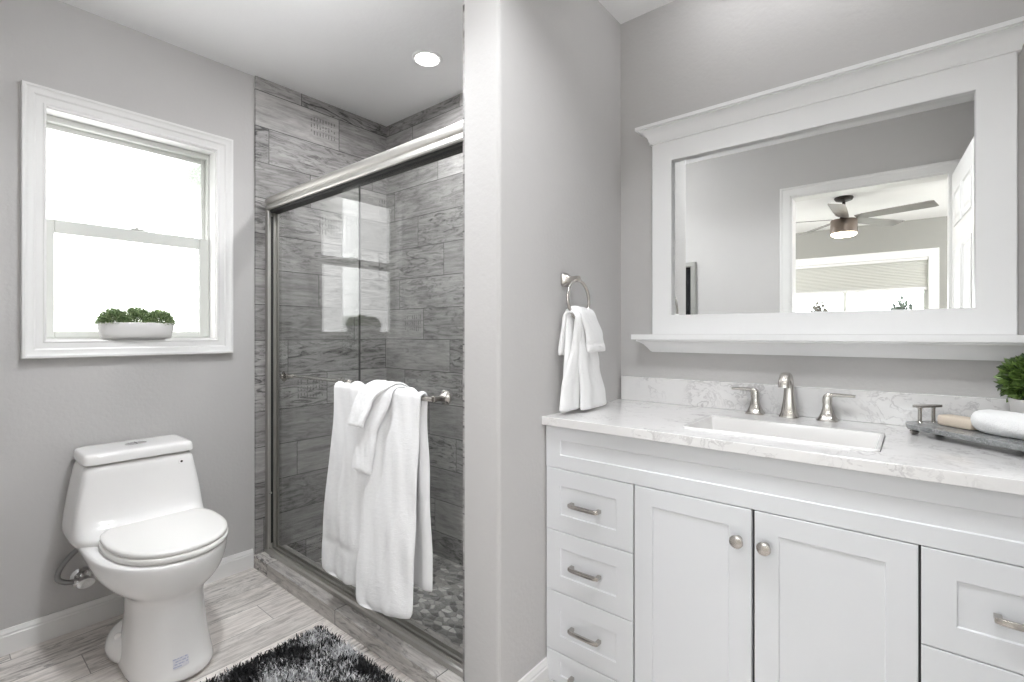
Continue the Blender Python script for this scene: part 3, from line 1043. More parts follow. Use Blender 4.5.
# shower downlight
dl = thing('downlight', 'round white recessed downlight glowing in the shower ceiling', 'downlight', (-1.755, 1.499, ZC))
bm = newbm()
add_lathe(bm, [(0.052, -0.001), (0.054, -0.005), (0.066, -0.005), (0.070, -0.002), (0.070, 0.0)], (-1.755, 1.499, ZC - 0.0), (0, 0, 1), 40)
obj('trim_ring', bm, M['ceiling'], dl, smooth=True)
bm = newbm()
add_lathe(bm, [(0.053, 0.0), (0.052, 0.002)], (-1.755, 1.499, ZC - 0.0075), (0, 0, 1), 40)
obj('lens', bm, M['lens'], dl)

# ------------------------------------------------------------------ cloth
def drape(path, xr, thick, amp=0.0, waves=2.0, seed=0, nx=26, edge_n=4.0, bands=(), wrinkle=0.0, end_round=True, bow=0.0, skew=0.0):
    """thick folded cloth: path = list of (n, z) centre line points (n = horizontal, along the sheet normal),
    xr(s) -> (x0, x1); s in 0..1 along the path. Returns bm in local (x, n, z)."""
    rnd = random.Random(seed)
    ph = [rnd.uniform(0, 6.28) for _ in range(8)]
    pts = [Vector((p[0], p[1])) for p in path]
    L = [0.0]
    for a, b in zip(pts[:-1], pts[1:]):
        L.append(L[-1] + (b - a).length)
    T = L[-1]
    bm = newbm()
    secs = []
    m = len(pts)
    for i, p in enumerate(pts):
        s = L[i] / T
        d = (pts[min(i + 1, m - 1)] - pts[max(i - 1, 0)]).normalized()
        nr = Vector((-d.y, d.x))       # left of travel
        x0, x1 = xr(s)
        hang = min(1.0, min(s, 1) * 3.0)
        ring = []
        # thin out towards both ends of the path for rounded hems
        e0, e1 = L[i], T - L[i]
        hem = min(1.0, math.sqrt(max(0.02, min(e0, e1) / (thick * 0.6)))) if end_round else 1.0
        bnd = 0.0
        for bz, bw in bands:
            if abs(p.y - bz) < bw:
                bnd = -0.0045
        for k in range(2 * nx):
            top = k < nx
            j = k if top else 2 * nx - 1 - k
            q = j / (nx - 1)               # 0..1 across
            c = 2 * q - 1
            h = (1 - abs(c) ** edge_n) ** (1 / edge_n) if abs(c) < 1 else 0.0
            x = x0 + (x1 - x0) * q
            fold = amp * (math.sin(waves * 2 * PI * q + ph[0] + 1.1 * s) + 0.5 * math.sin(2.3 * waves * 2 * PI * q + ph[1] - 1.7 * s))
            wr = wrinkle * (math.sin(9 * q + 14 * s + ph[2]) * math.sin(5 * q - 21 * s + ph[3]) + 0.6 * math.sin(23 * q + 31 * s + ph[4]))
            off = (thick * 0.5 * hem + bnd) * h * (1 if top else -1) + fold * (0.35 + 0.65 * (1 - s) if s < 0.5 else 0.35 + 0.65 * s) + (wr if top else wr * 0.5) + bow * (1 - c * c)
            pp = p + nr * off
            ring.append((x, pp.x, pp.y + skew * q * max(0.0, 1 - 2.2 * s) ** 1.5))
        secs.append(ring)
    add_loft(bm, secs)
    return bm

def lerp(a, b, t_):
    return a + (b - a) * t_

def piecewise(knots):
    def f(s):
        for (s0, a0, b0), (s1, a1, b1) in zip(knots[:-1], knots[1:]):
            if s <= s1:
                t_ = (s - s0) / (s1 - s0)
                t_ = t_ * t_ * (3 - 2 * t_)
                return lerp(a0, a1, t_), lerp(b0, b1, t_)
        return knots[-1][1], knots[-1][2]
    return f

def hang_path(yf, zf, yb, zb, r, yc, zc, n=44, flare=0.0):
    """front bottom -> over the bar (radius r, centre yc,zc) -> back bottom"""
    p = []
    for k in range(n):
        t_ = k / n
        y = yf - flare * (1 - t_) ** 2
        y = lerp(y, yc - r, t_ ** 1.5)
        p.append((y, lerp(zf, zc, t_)))
    for k in range(13):
        a = PI - PI * k / 12
        p.append((yc + r * math.cos(a), zc + r * math.sin(a)))
    for k in range(1, n + 1):
        t_ = k / n
        p.append((lerp(yc + r, yb, t_), lerp(zc, zb, t_)))
    return p

# left of the two bath towels
bm = drape(hang_path(1.032, 0.205, 1.092, 0.33, 0.013, BARY, BARZ), piecewise([(0, -1.846, -1.575), (0.03, -1.850, -1.570), (0.12, -1.842, -1.566), (0.46, -1.780, -1.530), (0.54, -1.780, -1.530), (1, -1.79, -1.54)]),
           0.020, amp=0.0065, waves=1.6, seed=3, bands=((0.335, 0.005), (0.300, 0.004)), wrinkle=0.003, nx=36)
tag(obj('bath_towel', bm, M['towel'], smooth=True, sub=1), 'white bath towel on the shower bar, farther from the stub wall', 'towel', 'bath towels on the shower door')
bm = drape(hang_path(1.020, 0.172, 1.093, 0.285, 0.014, BARY, BARZ, flare=0.01), piecewise([(0, -1.552, -1.276), (0.025, -1.572, -1.262), (0.08, -1.575, -1.262), (0.25, -1.545, -1.262), (0.46, -1.500, -1.262), (0.54, -1.500, -1.258), (1, -1.50, -1.246)]),
           0.021, amp=0.006, waves=1.5, seed=8, bands=((0.335, 0.005), (0.268, 0.005), (0.60, 0.004)), wrinkle=0.003, nx=36, skew=0.046)
tag(obj('bath_towel', bm, M['towel'], smooth=True, sub=1), 'white bath towel on the shower bar, nearer the stub wall', 'towel', 'bath towels on the shower door')

# washcloth draped over both: a longer lower layer and a short flap on top
bm = drape(hang_path(1.010, 0.656, 1.080, 0.80, 0.034, BARY, BARZ - 0.004, n=30), piecewise([(0, -1.598, -1.480), (0.25, -1.585, -1.460), (0.55, -1.540, -1.385), (0.75, -1.53, -1.37), (1, -1.53, -1.37)]),
           0.012, amp=0.0015, waves=0.8, seed=12, wrinkle=0.001)
b2 = drape(hang_path(0.996, 0.822, 1.080, 0.85, 0.046, BARY, BARZ - 0.006, n=24), piecewise([(0, -1.608, -1.508), (0.25, -1.585, -1.475), (0.50, -1.540, -1.392), (0.75, -1.53, -1.375), (1, -1.53, -1.375)]),
           0.012, amp=0.0015, waves=0.8, seed=13, wrinkle=0.001)
tmp = bpy.data.meshes.new('tmp')
b2.to_mesh(tmp)
b2.free()
bm.from_mesh(tmp)
bpy.data.meshes.remove(tmp)
tag(obj('washcloth', bm, M['towel'], smooth=True, sub=1), 'small white washcloth folded over the two bath towels', 'washcloth')

# ------------------------------------------------------------------ towel ring and hand towel on the stub wall
RY, RZ = 1.425, 1.345
tr = thing('towel_ring', 'brushed nickel towel ring on the grey stub wall', 'towel ring', (XP1, RY, RZ))
bm = newbm()
sq = lambda h, x: [(x, RY + math.copysign(abs(math.cos(a)) ** 0.45, math.cos(a)) * h, RZ + math.copysign(abs(math.sin(a)) ** 0.45, math.sin(a)) * h) for a in [2 * PI * k / 32 for k in range(32)]]
add_loft(bm, [sq(0.024, XP1), sq(0.024, XP1 + 0.005), sq(0.020, XP1 + 0.010), sq(0.0125, XP1 + 0.024), sq(0.010, XP1 + 0.038), sq(0.011, XP1 + 0.050), sq(0.011, XP1 + 0.060), sq(0.007, XP1 + 0.062)])
obj('mount', bm, M['nickel'], tr, smooth=True, angle=40)
bm = newbm()
RR = 0.067
RXC = XP1 + 0.054
rc_ = Vector((RXC, RY - 0.0, RZ - RR - 0.004))
add_tube(bm, [(rc_.x + 0.012 * (1 - math.cos(a)) * 0.3, rc_.y + RR * math.sin(a), rc_.z + RR * math.cos(a)) for a in [2 * PI * k / 56 for k in range(56)]], 0.0055, 12, closed=True)
obj('ring', bm, M['nickel'], tr, smooth=True)

def to_wall(bm):
    """local (x, n, z) -> the stub wall: x runs along +Y, n towards -X"""
    for v_ in bm.verts:
        x, n_, z_ = v_.co
        v_.co = (XP1 + 0.06 - n_, x, z_)
    return bm
RB = rc_.z - RR            # ring bottom
# long front layer
bm = to_wall(drape(hang_path(-0.012, 0.897, 0.020, 0.95, 0.014, 0.0, RB + 0.006, n=36), piecewise([(0, 1.408, 1.596), (0.06, 1.412, 1.584), (0.25, 1.400, 1.535), (0.44, 1.385, 1.487), (0.5, 1.378, 1.482), (0.56, 1.374, 1.480), (1, 1.36, 1.50)]),
           0.018, amp=0.005, waves=0.9, seed=21, wrinkle=0.001))
# short front flap
b2 = to_wall(drape(hang_path(-0.034, 1.095, 0.012, 1.15, 0.028, 0.0, RB + 0.008, n=24), piecewise([(0, 1.418, 1.548), (0.2, 1.414, 1.532), (0.5, 1.385, 1.486), (0.62, 1.38, 1.482), (1, 1.375, 1.48)]),
           0.014, amp=0.004, waves=0.9, seed=22, wrinkle=0.001, bands=((1.125, 0.004),)))
# long rear layer showing at the side
b3 = to_wall(drape(hang_path(0.010, 0.900, 0.036, 1.085, 0.022, 0.0, RB + 0.004, n=36), piecewise([(0, 1.322, 1.465), (0.15, 1.328, 1.46), (0.45, 1.368, 1.45), (0.55, 1.368, 1.45), (1, 1.352, 1.45)]),
           0.016, amp=0.004, waves=0.8, seed=23, wrinkle=0.001))
for b_ in (b2, b3):
    tmp = bpy.data.meshes.new('tmp')
    b_.to_mesh(tmp)
    b_.free()
    bm.from_mesh(tmp)
    bpy.data.meshes.remove(tmp)
tag(obj('hand_towel', bm, M['towel2'], smooth=True, sub=1), 'white hand towel hanging in the towel ring above the counter', 'towel')

# ------------------------------------------------------------------ vanity
VX0, VX1, VY = -0.9395, 0.3300, 1.31
van = thing('vanity_cabinet', 'white shaker vanity cabinet under the marble countertop', 'cabinet', (-0.305, 1.57, 0))
bm = newbm()
add_box(bm, VX0, VX0 + 0.016, VY + 0.004, YW - 0.004, 0.0, 0.860)
add_box(bm, VX1 - 0.016, VX1, VY + 0.004, YW - 0.004, 0.0, 0.860)
add_box(bm, VX0 + 0.016, VX1 - 0.016, YW - 0.016, YW - 0.004, 0.0, 0.860)
add_box(bm, VX0 + 0.016, VX1 - 0.016, VY + 0.004, YW - 0.016, 0.012, 0.024)
add_box(bm, VX0 + 0.016, VX1 - 0.016, VY + 0.06, VY + 0.072, 0.0, 0.012)
obj('carcass', bm, M['cab'], van)
bm = newbm()
add_box(bm, VX0 + 0.018, VX1 - 0.018, VY + 0.022, VY + 0.030, 0.026, 0.720)
obj('inner_panel', bm, M['cabdark'], van)

def shaker(bm, x0, x1, z0, z1, stile, rail, th=0.018, dep=0.0035, slope=0.0025, yf=None):
    yf = VY if yf is None else yf
    def ring(ix, iz, y):
        return [(x0 + ix, y, z0 + iz), (x1 - ix, y, z0 + iz), (x1 - ix, y, z1 - iz), (x0 + ix, y, z1 - iz)]
    rings = [ring(0, 0, yf + th), ring(0, 0, yf + 0.0015), ring(0.0015, 0.0015, yf), ring(stile, rail, yf), ring(stile + slope, rail + slope, yf + dep)]
    add_loft(bm, rings)

bm = newbm()
shaker(bm, VX0, VX1, 0.7235, 0.8580, 0.055, 0.043)
obj('false_front', bm, M['cab'], van)

def bar_pull(parent, xc, zc, half):
    bm = newbm()
    y = VY + 0.007
    pts = [(xc - half - 0.004, y - 0.021, zc), (xc - half * 0.8, y - 0.0255, zc), (xc, y - 0.0265, zc), (xc + half * 0.8, y - 0.0255, zc), (xc + half + 0.004, y - 0.021, zc)]
    pts = catmull(pts, 4)
    # flat bar, gently bowed
    secs = []
    for p in pts:
        secs.append([p + Vector((0, dy, dz)) for dy, dz in ((-0.0035, -0.0062), (-0.0042, 0), (-0.0035, 0.0062), (0.0035, 0.0062), (0.0035, -0.0062))])
    add_loft(bm, secs)
    for s in (-1, 1):
        add_box(bm, xc + s * half - 0.006, xc + s * half + 0.006, y - 0.025, y - 0.0005, zc - 0.0052, zc + 0.0052)
        add_box(bm, xc + s * half - 0.008, xc + s * half + 0.008, y - 0.003, y - 0.0002, zc - 0.008, zc + 0.008)
    return obj('handle', bm, M['nickel'], parent, bevel=0.0012)

g = 0.0015
for x0, x1 in ((VX0, -0.6290), (0.0065, VX1)):
    xc = (x0 + x1) / 2
    for za, zb in ((0.522, 0.7215), (0.3245, 0.520), (0.130, 0.3225), (0.030, 0.128)):
        bm = newbm()
        small = zb - za < 0.15
        shaker(bm, x0 + g, x1 - g, za, zb, 0.054, 0.026 if small else 0.053)
        d = obj('drawer', bm, M['cab'], van)
        bar_pull(d, xc - (0.006 if x0 < -0.5 else 0), (za + zb) / 2 - (0.004 if not small else 0.012), 0.048)

def knob(parent, x, z):
    bm = newbm()
    add_lathe(bm, [(0.009, 0.0), (0.0085, 0.003), (0.006, 0.006), (0.0055, 0.014), (0.009, 0.018), (0.0155, 0.021), (0.0165, 0.024), (0.0155, 0.027), (0.012, 0.0285), (0.004, 0.029)], (x, VY, z), (0, -1, 0), 26)
    return obj('knob', bm, M['nickel'], parent, smooth=True, angle=40)
for x0, x1, kx in ((-0.6275, -0.3130, -0.344), (-0.3090, 0.0050, -0.282)):
    bm = newbm()
    shaker(bm, x0 + g, x1 - g, 0.030, 0.7215, 0.053, 0.050)
    d = obj('door', bm, M['cab'], van)
    knob(d, kx, 0.6425)

# countertop with a cut-out for the sink
CX0, CX1, CY0, CY1, CZ0, CZ1 = -0.9425, 0.3590, 1.289, YW - 0.0005, 0.8615, 0.889
SX0, SX1, SY0, SY1 = -0.520, -0.063, 1.388, 1.642
bm = newbm()
def rr(x0, x1, y0, y1, r, z, seg=5):
    out = []
    for cx_, cy_, a0 in ((x1 - r, y1 - r, 0), (x0 + r, y1 - r, PI / 2), (x0 + r, y0 + r, PI), (x1 - r, y0 + r, 1.5 * PI)):
        for k in range(seg + 1):
            a = a0 + PI / 2 * k / seg
            out.append(Vector((cx_ + r * math.cos(a), cy_ + r * math.sin(a), z)))
    return out
def slab_with_hole(bm, z0, z1):
    hole = rr(SX0, SX1, SY0, SY1, 0.014, 0)
    def outer(p, inset=0.0):
        # project hole point radially on the outer rectangle
        c = Vector(((SX0 + SX1) / 2, (SY0 + SY1) / 2, 0))
        return p
    q = 6
    corners = [(CX1, CY1), (CX0, CY1), (CX0, CY0), (CX1, CY0)]
    rings = {}
    for nm, z in (('t', z1), ('b', z0)):
        hv = [bm.verts.new((p.x, p.y, z)) for p in hole]
        cv = [bm.verts.new((x, y, z)) for x, y in corners]
        rings[nm] = (hv, cv)
        for i in range(4):
            for k in range(q - 1):
                bm.faces.new((cv[i], hv[i * q + k], hv[i * q + k + 1]))
            bm.faces.new((cv[i], hv[i * q + q - 1], hv[((i + 1) * q) % len(hv)], cv[(i + 1) % 4]))
    (ht, ct), (hb, cb) = rings['t'], rings['b']
    for i in range(len(ht)):
        j_ = (i + 1) % len(ht)
        bm.faces.new((ht[i], ht[j_], hb[j_], hb[i]))
    for i in range(4):
        j_ = (i + 1) % 4
        bm.faces.new((ct[i], ct[j_], cb[j_], cb[i]))
slab_with_hole(bm, CZ0, CZ1)
ctop = obj('countertop', bm, M['counter'], bevel=0.002)
tag(ctop, 'white marble countertop with grey veins on the vanity', 'countertop')
bm = newbm()
add_box(bm, -0.9310, CX1, 1.825, CY1, CZ1 + 0.0004, 0.9860)
obj('backsplash', bm, M['counter'], ctop, bevel=0.0015)

# undermount sink
sk = thing('sink', 'white rectangular undermount sink set in the countertop', 'sink', (-0.29, 1.515, 0.72))
bm = newbm()
rings = [rr(SX0 + 0.0008, SX1 - 0.0008, SY0 + 0.0008, SY1 - 0.0008, 0.0135, CZ1 - 0.0045),
         rr(SX0 + 0.0035, SX1 - 0.0035, SY0 + 0.0035, SY1 - 0.0035, 0.014, CZ1 - 0.0045),
         rr(SX0 + 0.0045, SX1 - 0.0045, SY0 + 0.0045, SY1 - 0.0045, 0.015, CZ0 - 0.012),
         rr(SX0 + 0.010, SX1 - 0.010, SY0 + 0.010, SY1 - 0.010, 0.045, 0.765),
         rr(SX0 + 0.035, SX1 - 0.035, SY0 + 0.035, SY1 - 0.035, 0.05, 0.742),
         rr(SX0 + 0.09, SX1 - 0.09, SY0 + 0.07, SY1 - 0.07, 0.04, 0.736)]
add_loft(bm, rings, cap0=False)
s_ = obj('basin', bm, M['porcelain'], sk, smooth=True, angle=60)
md = s_.modifiers.new('thick', 'SOLIDIFY')
md.thickness = 0.010
md.offset = 1
bm = newbm()
add_lathe(bm, [(0.022, 0.0), (0.022, 0.002), (0.017, 0.003), (0.015, 0.001), (0.002, 0.0015)], (-0.29, 1.515, 0.7365))
obj('drain', bm, M['nickel'], sk, smooth=True)

# faucet: spout and two lever handles
fa = thing('faucet', 'brushed nickel widespread faucet with two lever handles behind the sink', 'faucet', (-0.317, 1.785, CZ1))
def sqr(cx_, cy_, h, z, e=0.5, n=24, hy=None):
    hy = h if hy is None else hy
    return [(cx_ + math.copysign(abs(math.cos(2 * PI * k / n)) ** e, math.cos(2 * PI * k / n)) * h, cy_ + math.copysign(abs(math.sin(2 * PI * k / n)) ** e, math.sin(2 * PI * k / n)) * hy, z) for k in range(n)]
FY = 1.790
def flared(bm, x, y, hmax, hmin, zt, z0=CZ1):
    H_ = zt - z0
    secs = [sqr(x, y, hmax, z0 + 0.0003), sqr(x, y, hmax, z0 + 0.004)]
    for k in range(1, 9):
        t_ = k / 8
        secs.append(sqr(x, y, hmin + (hmax * 0.93 - hmin) * (1 - t_) ** 2.2, z0 + 0.004 + (H_ - 0.004) * t_))
    add_loft(bm, secs)
bm = newbm()
SPX = -0.317
flared(bm, SPX, FY, 0.027, 0.0135, 1.000)
# arched spout reaching over the basin
arc = []
for k in range(15):
    a = PI * 0.93 * k / 14
    arc.append((SPX, FY - 0.030 + 0.030 * math.cos(a) - (0.022 if k > 6 else 0.022 * k / 6), 0.995 + 0.030 * math.sin(a) ** 0.9))
arc += [(SPX, arc[-1][1] - 0.001, arc[-1][2] - 0.012)]
secs = []
for i, p in enumerate(arc):
    p = Vector(p)
    d = (Vector(arc[min(i + 1, len(arc) - 1)]) - Vector(arc[max(i - 1, 0)])).normalized()
    b = Vector((1, 0, 0))
    c = b.cross(d).normalized()
    hw = 0.0135 + 0.002 * i / len(arc)
    hh = 0.0125 - 0.003 * i / len(arc)
    secs.append([p + b * math.copysign(abs(math.cos(t_)) ** 0.55, math.cos(t_)) * hw + c * math.copysign(abs(math.sin(t_)) ** 0.55, math.sin(t_)) * hh for t_ in [2 * PI * q / 20 for q in range(20)]])
add_loft(bm, secs)
add_box(bm, SPX - 0.007, SPX + 0.007, FY - 0.010, FY + 0.004, 1.016, 1.0275)
obj('spout', bm, M['nickel'], fa, smooth=True, angle=40)
for hx, dr in ((-0.418, -1), (-0.212, 1)):
    bm = newbm()
    flared(bm, hx, FY, 0.0285, 0.0118, 0.946)
    add_loft(bm, [sqr(hx, FY, 0.0125, 0.944), sqr(hx, FY, 0.0125, 0.960), sqr(hx + dr * 0.003, FY, 0.0115, 0.969), sqr(hx + dr * 0.006, FY, 0.008, 0.974)])
    lv = [(hx + dr * 0.002, FY, 0.964), (hx + dr * 0.014, FY - 0.001, 0.9695), (hx + dr * 0.035, FY - 0.003, 0.9705), (hx + dr * 0.055, FY - 0.005, 0.9705), (hx + dr * 0.072, FY - 0.006, 0.970)]
    secs = []
    for i, p in enumerate(catmull(lv, 4)):
        hw = 0.0105 - 0.0035 * i / 16
        hh = 0.0055 - 0.002 * i / 16
        secs.append([p + Vector((0, cy_ * hw, cz_ * hh)) for cy_, cz_ in ((-1, -0.6), (-1, 0.6), (-0.7, 1), (0.7, 1), (1, 0.6), (1, -0.6), (0.7, -1), (-0.7, -1))])
    add_loft(bm, secs)
    obj('lever_handle', bm, M['nickel'], fa, smooth=True, angle=40)

# ------------------------------------------------------------------ tray and what is on it
TD = Vector((0.766, -0.643, 0))         # long direction of the tray
TW = Vector((0.643, 0.766, 0))
TO = Vector((-0.045, 1.697, 0))        # middle of the end with the handle we see (left end)
TL, TWD = 0.42, 0.140
def tp_(a, b, z):
    p = TO + TD * a + TW * b
    return (p.x, p.y, z)
TZ0, TZ1 = CZ1 + 0.016, CZ1 + 0.029
tray = thing('vanity_tray', 'grey marble tray on small metal ball feet at the end of the countertop', 'tray', (0.14, 1.60, CZ1))
bm = newbm()
h = TWD / 2
c_ = 0.035
out = [(0, -h + c_), (c_, -h), (TL - c_, -h), (TL, -h + c_), (TL, h - c_), (TL - c_, h), (c_, h), (0, h - c_)]
add_loft(bm, [[tp_(a, b + h, z) for a, b in out] for z in (TZ0, TZ1)])
obj('slab', bm, M['tray'], tray, bevel=0.002)
for a in (0.03, TL - 0.03):
    for b in (0.028, TWD - 0.028):
        bm = newbm()
        px, py, _ = tp_(a, b, 0)
        add_lathe(bm, [(0.003, 0.0), (0.008, 0.002), (0.0105, 0.008), (0.008, 0.014), (0.004, 0.016)], (px, py, CZ1), (0, 0, 1), 16)
        obj('ball_foot', bm, M['nickel'], tray, smooth=True)
for a in (0.022, TL - 0.022):
    bm = newbm()
    for b in (0.056, TWD - 0.040):
        px, py, _ = tp_(a, b, 0)
        add_lathe(bm, [(0.0065, 0.0), (0.0045, 0.003), (0.0045, 0.036), (0.0055, 0.040)], (px, py, TZ1), (0, 0, 1), 14)
    secs = []
    for b, w in ((0.038, 0.005), (0.044, 0.009), (0.078, 0.0105), (TWD - 0.022, 0.009), (TWD - 0.016, 0.005)):
        secs.append([tp_(a + da * w, b, TZ1 + 0.041 + dz) for da, dz in ((-1, 0), (-1, 0.006), (1, 0.006), (1, 0))])
    add_loft(bm, secs)
    obj('handle', bm, M['nickel'], tray, smooth=True, angle=30)

bm = newbm()
def soap_sec(a, w, hh):
    n = 20
    out = []
    for k in range(n):
        th = 2 * PI * k / n
        c, s = math.cos(th), math.sin(th)
        out.append(tp_(a, 0.084 + w * math.copysign(abs(c) ** 0.35, c), TZ1 + 0.0145 + hh * math.copysign(abs(s) ** 0.35, s)))
    return out
add_loft(bm, [soap_sec(0.060, 0.018, 0.010), soap_sec(0.063, 0.0215, 0.0132), soap_sec(0.07, 0.0225, 0.014), soap_sec(0.138, 0.0225, 0.014), soap_sec(0.1405, 0.0215, 0.0132), soap_sec(0.1435, 0.018, 0.010)])
tag(obj('soap_bar', bm, M['soap'], smooth=True, angle=50), 'cream soap bar on the grey marble tray beside the rolled cloth', 'soap')

# rolled washcloth: spiral roll lying along the tray
bm = newbm()
secs = []
RX0, RX1 = 0.146, 0.350
nseg = 24
rr_ = random.Random(5)
for i in range(nseg + 1):
    t_ = i / nseg
    a = lerp(RX0, RX1, t_)
    endk = min(1.0, math.sqrt(min(t_, 1 - t_) / 0.12 + 0.02))
    ra = 0.031 * (0.60 + 0.40 * endk)
    rh = 0.0290 * (0.60 + 0.40 * endk)
    ring = []
    for k in range(36):
        th = 2 * PI * k / 36
        wob = 1 + 0.03 * math.sin(3 * th + 6 * t_) + 0.02 * math.sin(7 * th - 9 * t_)
        step = 0.0035 * (1 - ((th + 0.9 + 0.3 * t_) % (2 * PI)) / (2 * PI))   # the loose outer edge of the roll
        ring.append(tp_(a, 0.074 + (ra * wob + step) * math.cos(th), TZ1 + 0.0290 + (rh * wob + step * 0.4) * math.sin(th)))
    secs.append(ring)
add_loft(bm, secs)
tag(obj('rolled_washcloth', bm, M['towel2'], smooth=True, sub=1), 'white washcloth rolled up on the grey marble tray', 'washcloth')

# boxwood ball in a white pot
BX, BY = 0.232, 1.716
bp = thing('potted_boxwood', 'round green boxwood plant in a white pot at the end of the countertop', 'plant', (BX, BY, CZ1))
bm = newbm()
add_lathe(bm, [(0.040, 0.0), (0.044, 0.003), (0.050, 0.05), (0.054, 0.098), (0.057, 0.104), (0.057, 0.111), (0.052, 0.111), (0.050, 0.098)], (BX, BY, CZ1 + 0.0002), (0, 0, 1), 36)
obj('pot', bm, M['ceramic'], bp, smooth=True, angle=40)
bm = newbm()
add_tube(bm, [(BX, BY, CZ1 + 0.09), (BX + 0.002, BY, CZ1 + 0.165)], 0.006, 8)
add_lathe(bm, [(0.049, 0.0), (0.049, 0.008), (0.002, 0.010)], (BX, BY, CZ1 + 0.092), (0, 0, 1), 24)
obj('stem', bm, M['stem'], bp)
rng = np.random.default_rng(11)
n = 1500
dd = rng.normal(size=(n, 3))
dd /= np.linalg.norm(dd, axis=1, keepdims=True)
dd = dd[dd[:, 2] > -0.72]
q = rng.uniform(0.62, 1.0, len(dd))[:, None]
pos = np.array([BX, BY, CZ1 + 0.155]) + dd * q * np.array([0.060, 0.060, 0.050])
v, f = leaf_cloud(pos, dd + rng.normal(0, 0.38, dd.shape), 0.026, 0.0125, rng, 0.22)
np_obj('foliage', v, f, M['leaf_box'], bp)

# ------------------------------------------------------------------ framed mirror
mir = thing('mirror', 'large white framed mirror with crown and ledge above the sink', 'mirror', (-0.295, YW, 1.15))
MX0, MX1, MZ0, MZ1 = -0.795, 0.2035, 1.156, 1.900
GX0, GX1, GZ0, GZ1 = -0.7175, 0.1235, 1.2290, 1.8185
MYF = 1.818
bm = newbm()
def mring(ix0, ix1, iz0, iz1, y):
    return [(ix0, y, iz0), (ix1, y, iz0), (ix1, y, iz1), (ix0, y, iz1)]
add_loft(bm, [mring(MX0, MX1, MZ0, MZ1, YW - 0.0005), mring(MX0, MX1, MZ0, MZ1, MYF + 0.002), mring(MX0 + 0.002, MX1 - 0.002, MZ0, MZ1, MYF),
              mring(GX0 - 0.002, GX1 + 0.002, GZ0 - 0.002, GZ1 + 0.002, MYF), mring(GX0, GX1, GZ0, GZ1, MYF + 0.002), mring(GX0, GX1, GZ0, GZ1, YW - 0.0005)], False, False)
obj('frame', bm, M['frame'], mir)
bm = newbm()
add_box(bm, GX0 - 0.001, GX1 + 0.001, 1.838, 1.843, GZ0 - 0.001, GZ1 + 0.001)
obj('mirror_glass', bm, M['mirror'], mir)
# crown: mitred around the front and both ends
yb = YW - 0.0005
CR = [(0.0, 1.894), (0.007, 1.894), (0.007, 1.901), (0.010, 1.906), (0.012, 1.915), (0.018, 1.927), (0.028, 1.938), (0.036, 1.942), (0.040, 1.943), (0.040, 1.947), (0.049, 1.947), (0.049, 1.959), (0.0, 1.959)]
bm = newbm()
add_sweep(bm, [(MX0, yb), (MX0, MYF), (MX1, MYF), (MX1, yb)], CR, False, lambda p, hh: (p.x, min(p.y, yb), hh))
add_box(bm, MX0, MX1, MYF, yb, 1.894, 1.959)
obj('crown', bm, M['frame'], mir, smooth=True, angle=25)
LG = [(0.0, 1.087), (0.004, 1.087), (0.010, 1.092), (0.018, 1.104), (0.030, 1.118), (0.044, 1.127), (0.050, 1.129), (0.050, 1.1345), (0.064, 1.136), (0.064, 1.1555), (0.0, 1.1555)]
bm = newbm()
add_sweep(bm, [(MX0 + 0.004, yb), (MX0 + 0.004, MYF + 0.005), (MX1 - 0.004, MYF + 0.005), (MX1 - 0.004, yb)], LG, False, lambda p, hh: (p.x, min(p.y, yb), hh))
add_box(bm, MX0 + 0.004, MX1 - 0.004, MYF + 0.005, yb, 1.087, 1.1555)
obj('ledge', bm, M['frame'], mir, smooth=True, angle=25)

# unseen vanity light bar above the mirror, inferred from wall glow, added for brightness
vl = thing('vanity_light', 'unseen added nickel vanity light bar with three bulbs above the mirror', 'light', (-0.30, YW, 2.37))
bm = newbm()
add_box(bm, -0.54, -0.06, YW - 0.022, YW, 2.362, 2.412)
obj('back_plate', bm, M['nickel'], vl, bevel=0.004)
for x, y, z in VBULBS:
    bm = newbm()
    add_tube(bm, catmull([(x, YW - 0.02, 2.372), (x, YW - 0.10, 2.400), (x, y, 2.424), (x, y, 2.405)], 5), 0.007, 10)
    add_lathe(bm, [(0.012, 0.0), (0.020, -0.004), (0.020, -0.016)], (x, y, 2.408), (0, 0, 1), 20)
    obj('arm', bm, M['nickel'], vl, smooth=True)

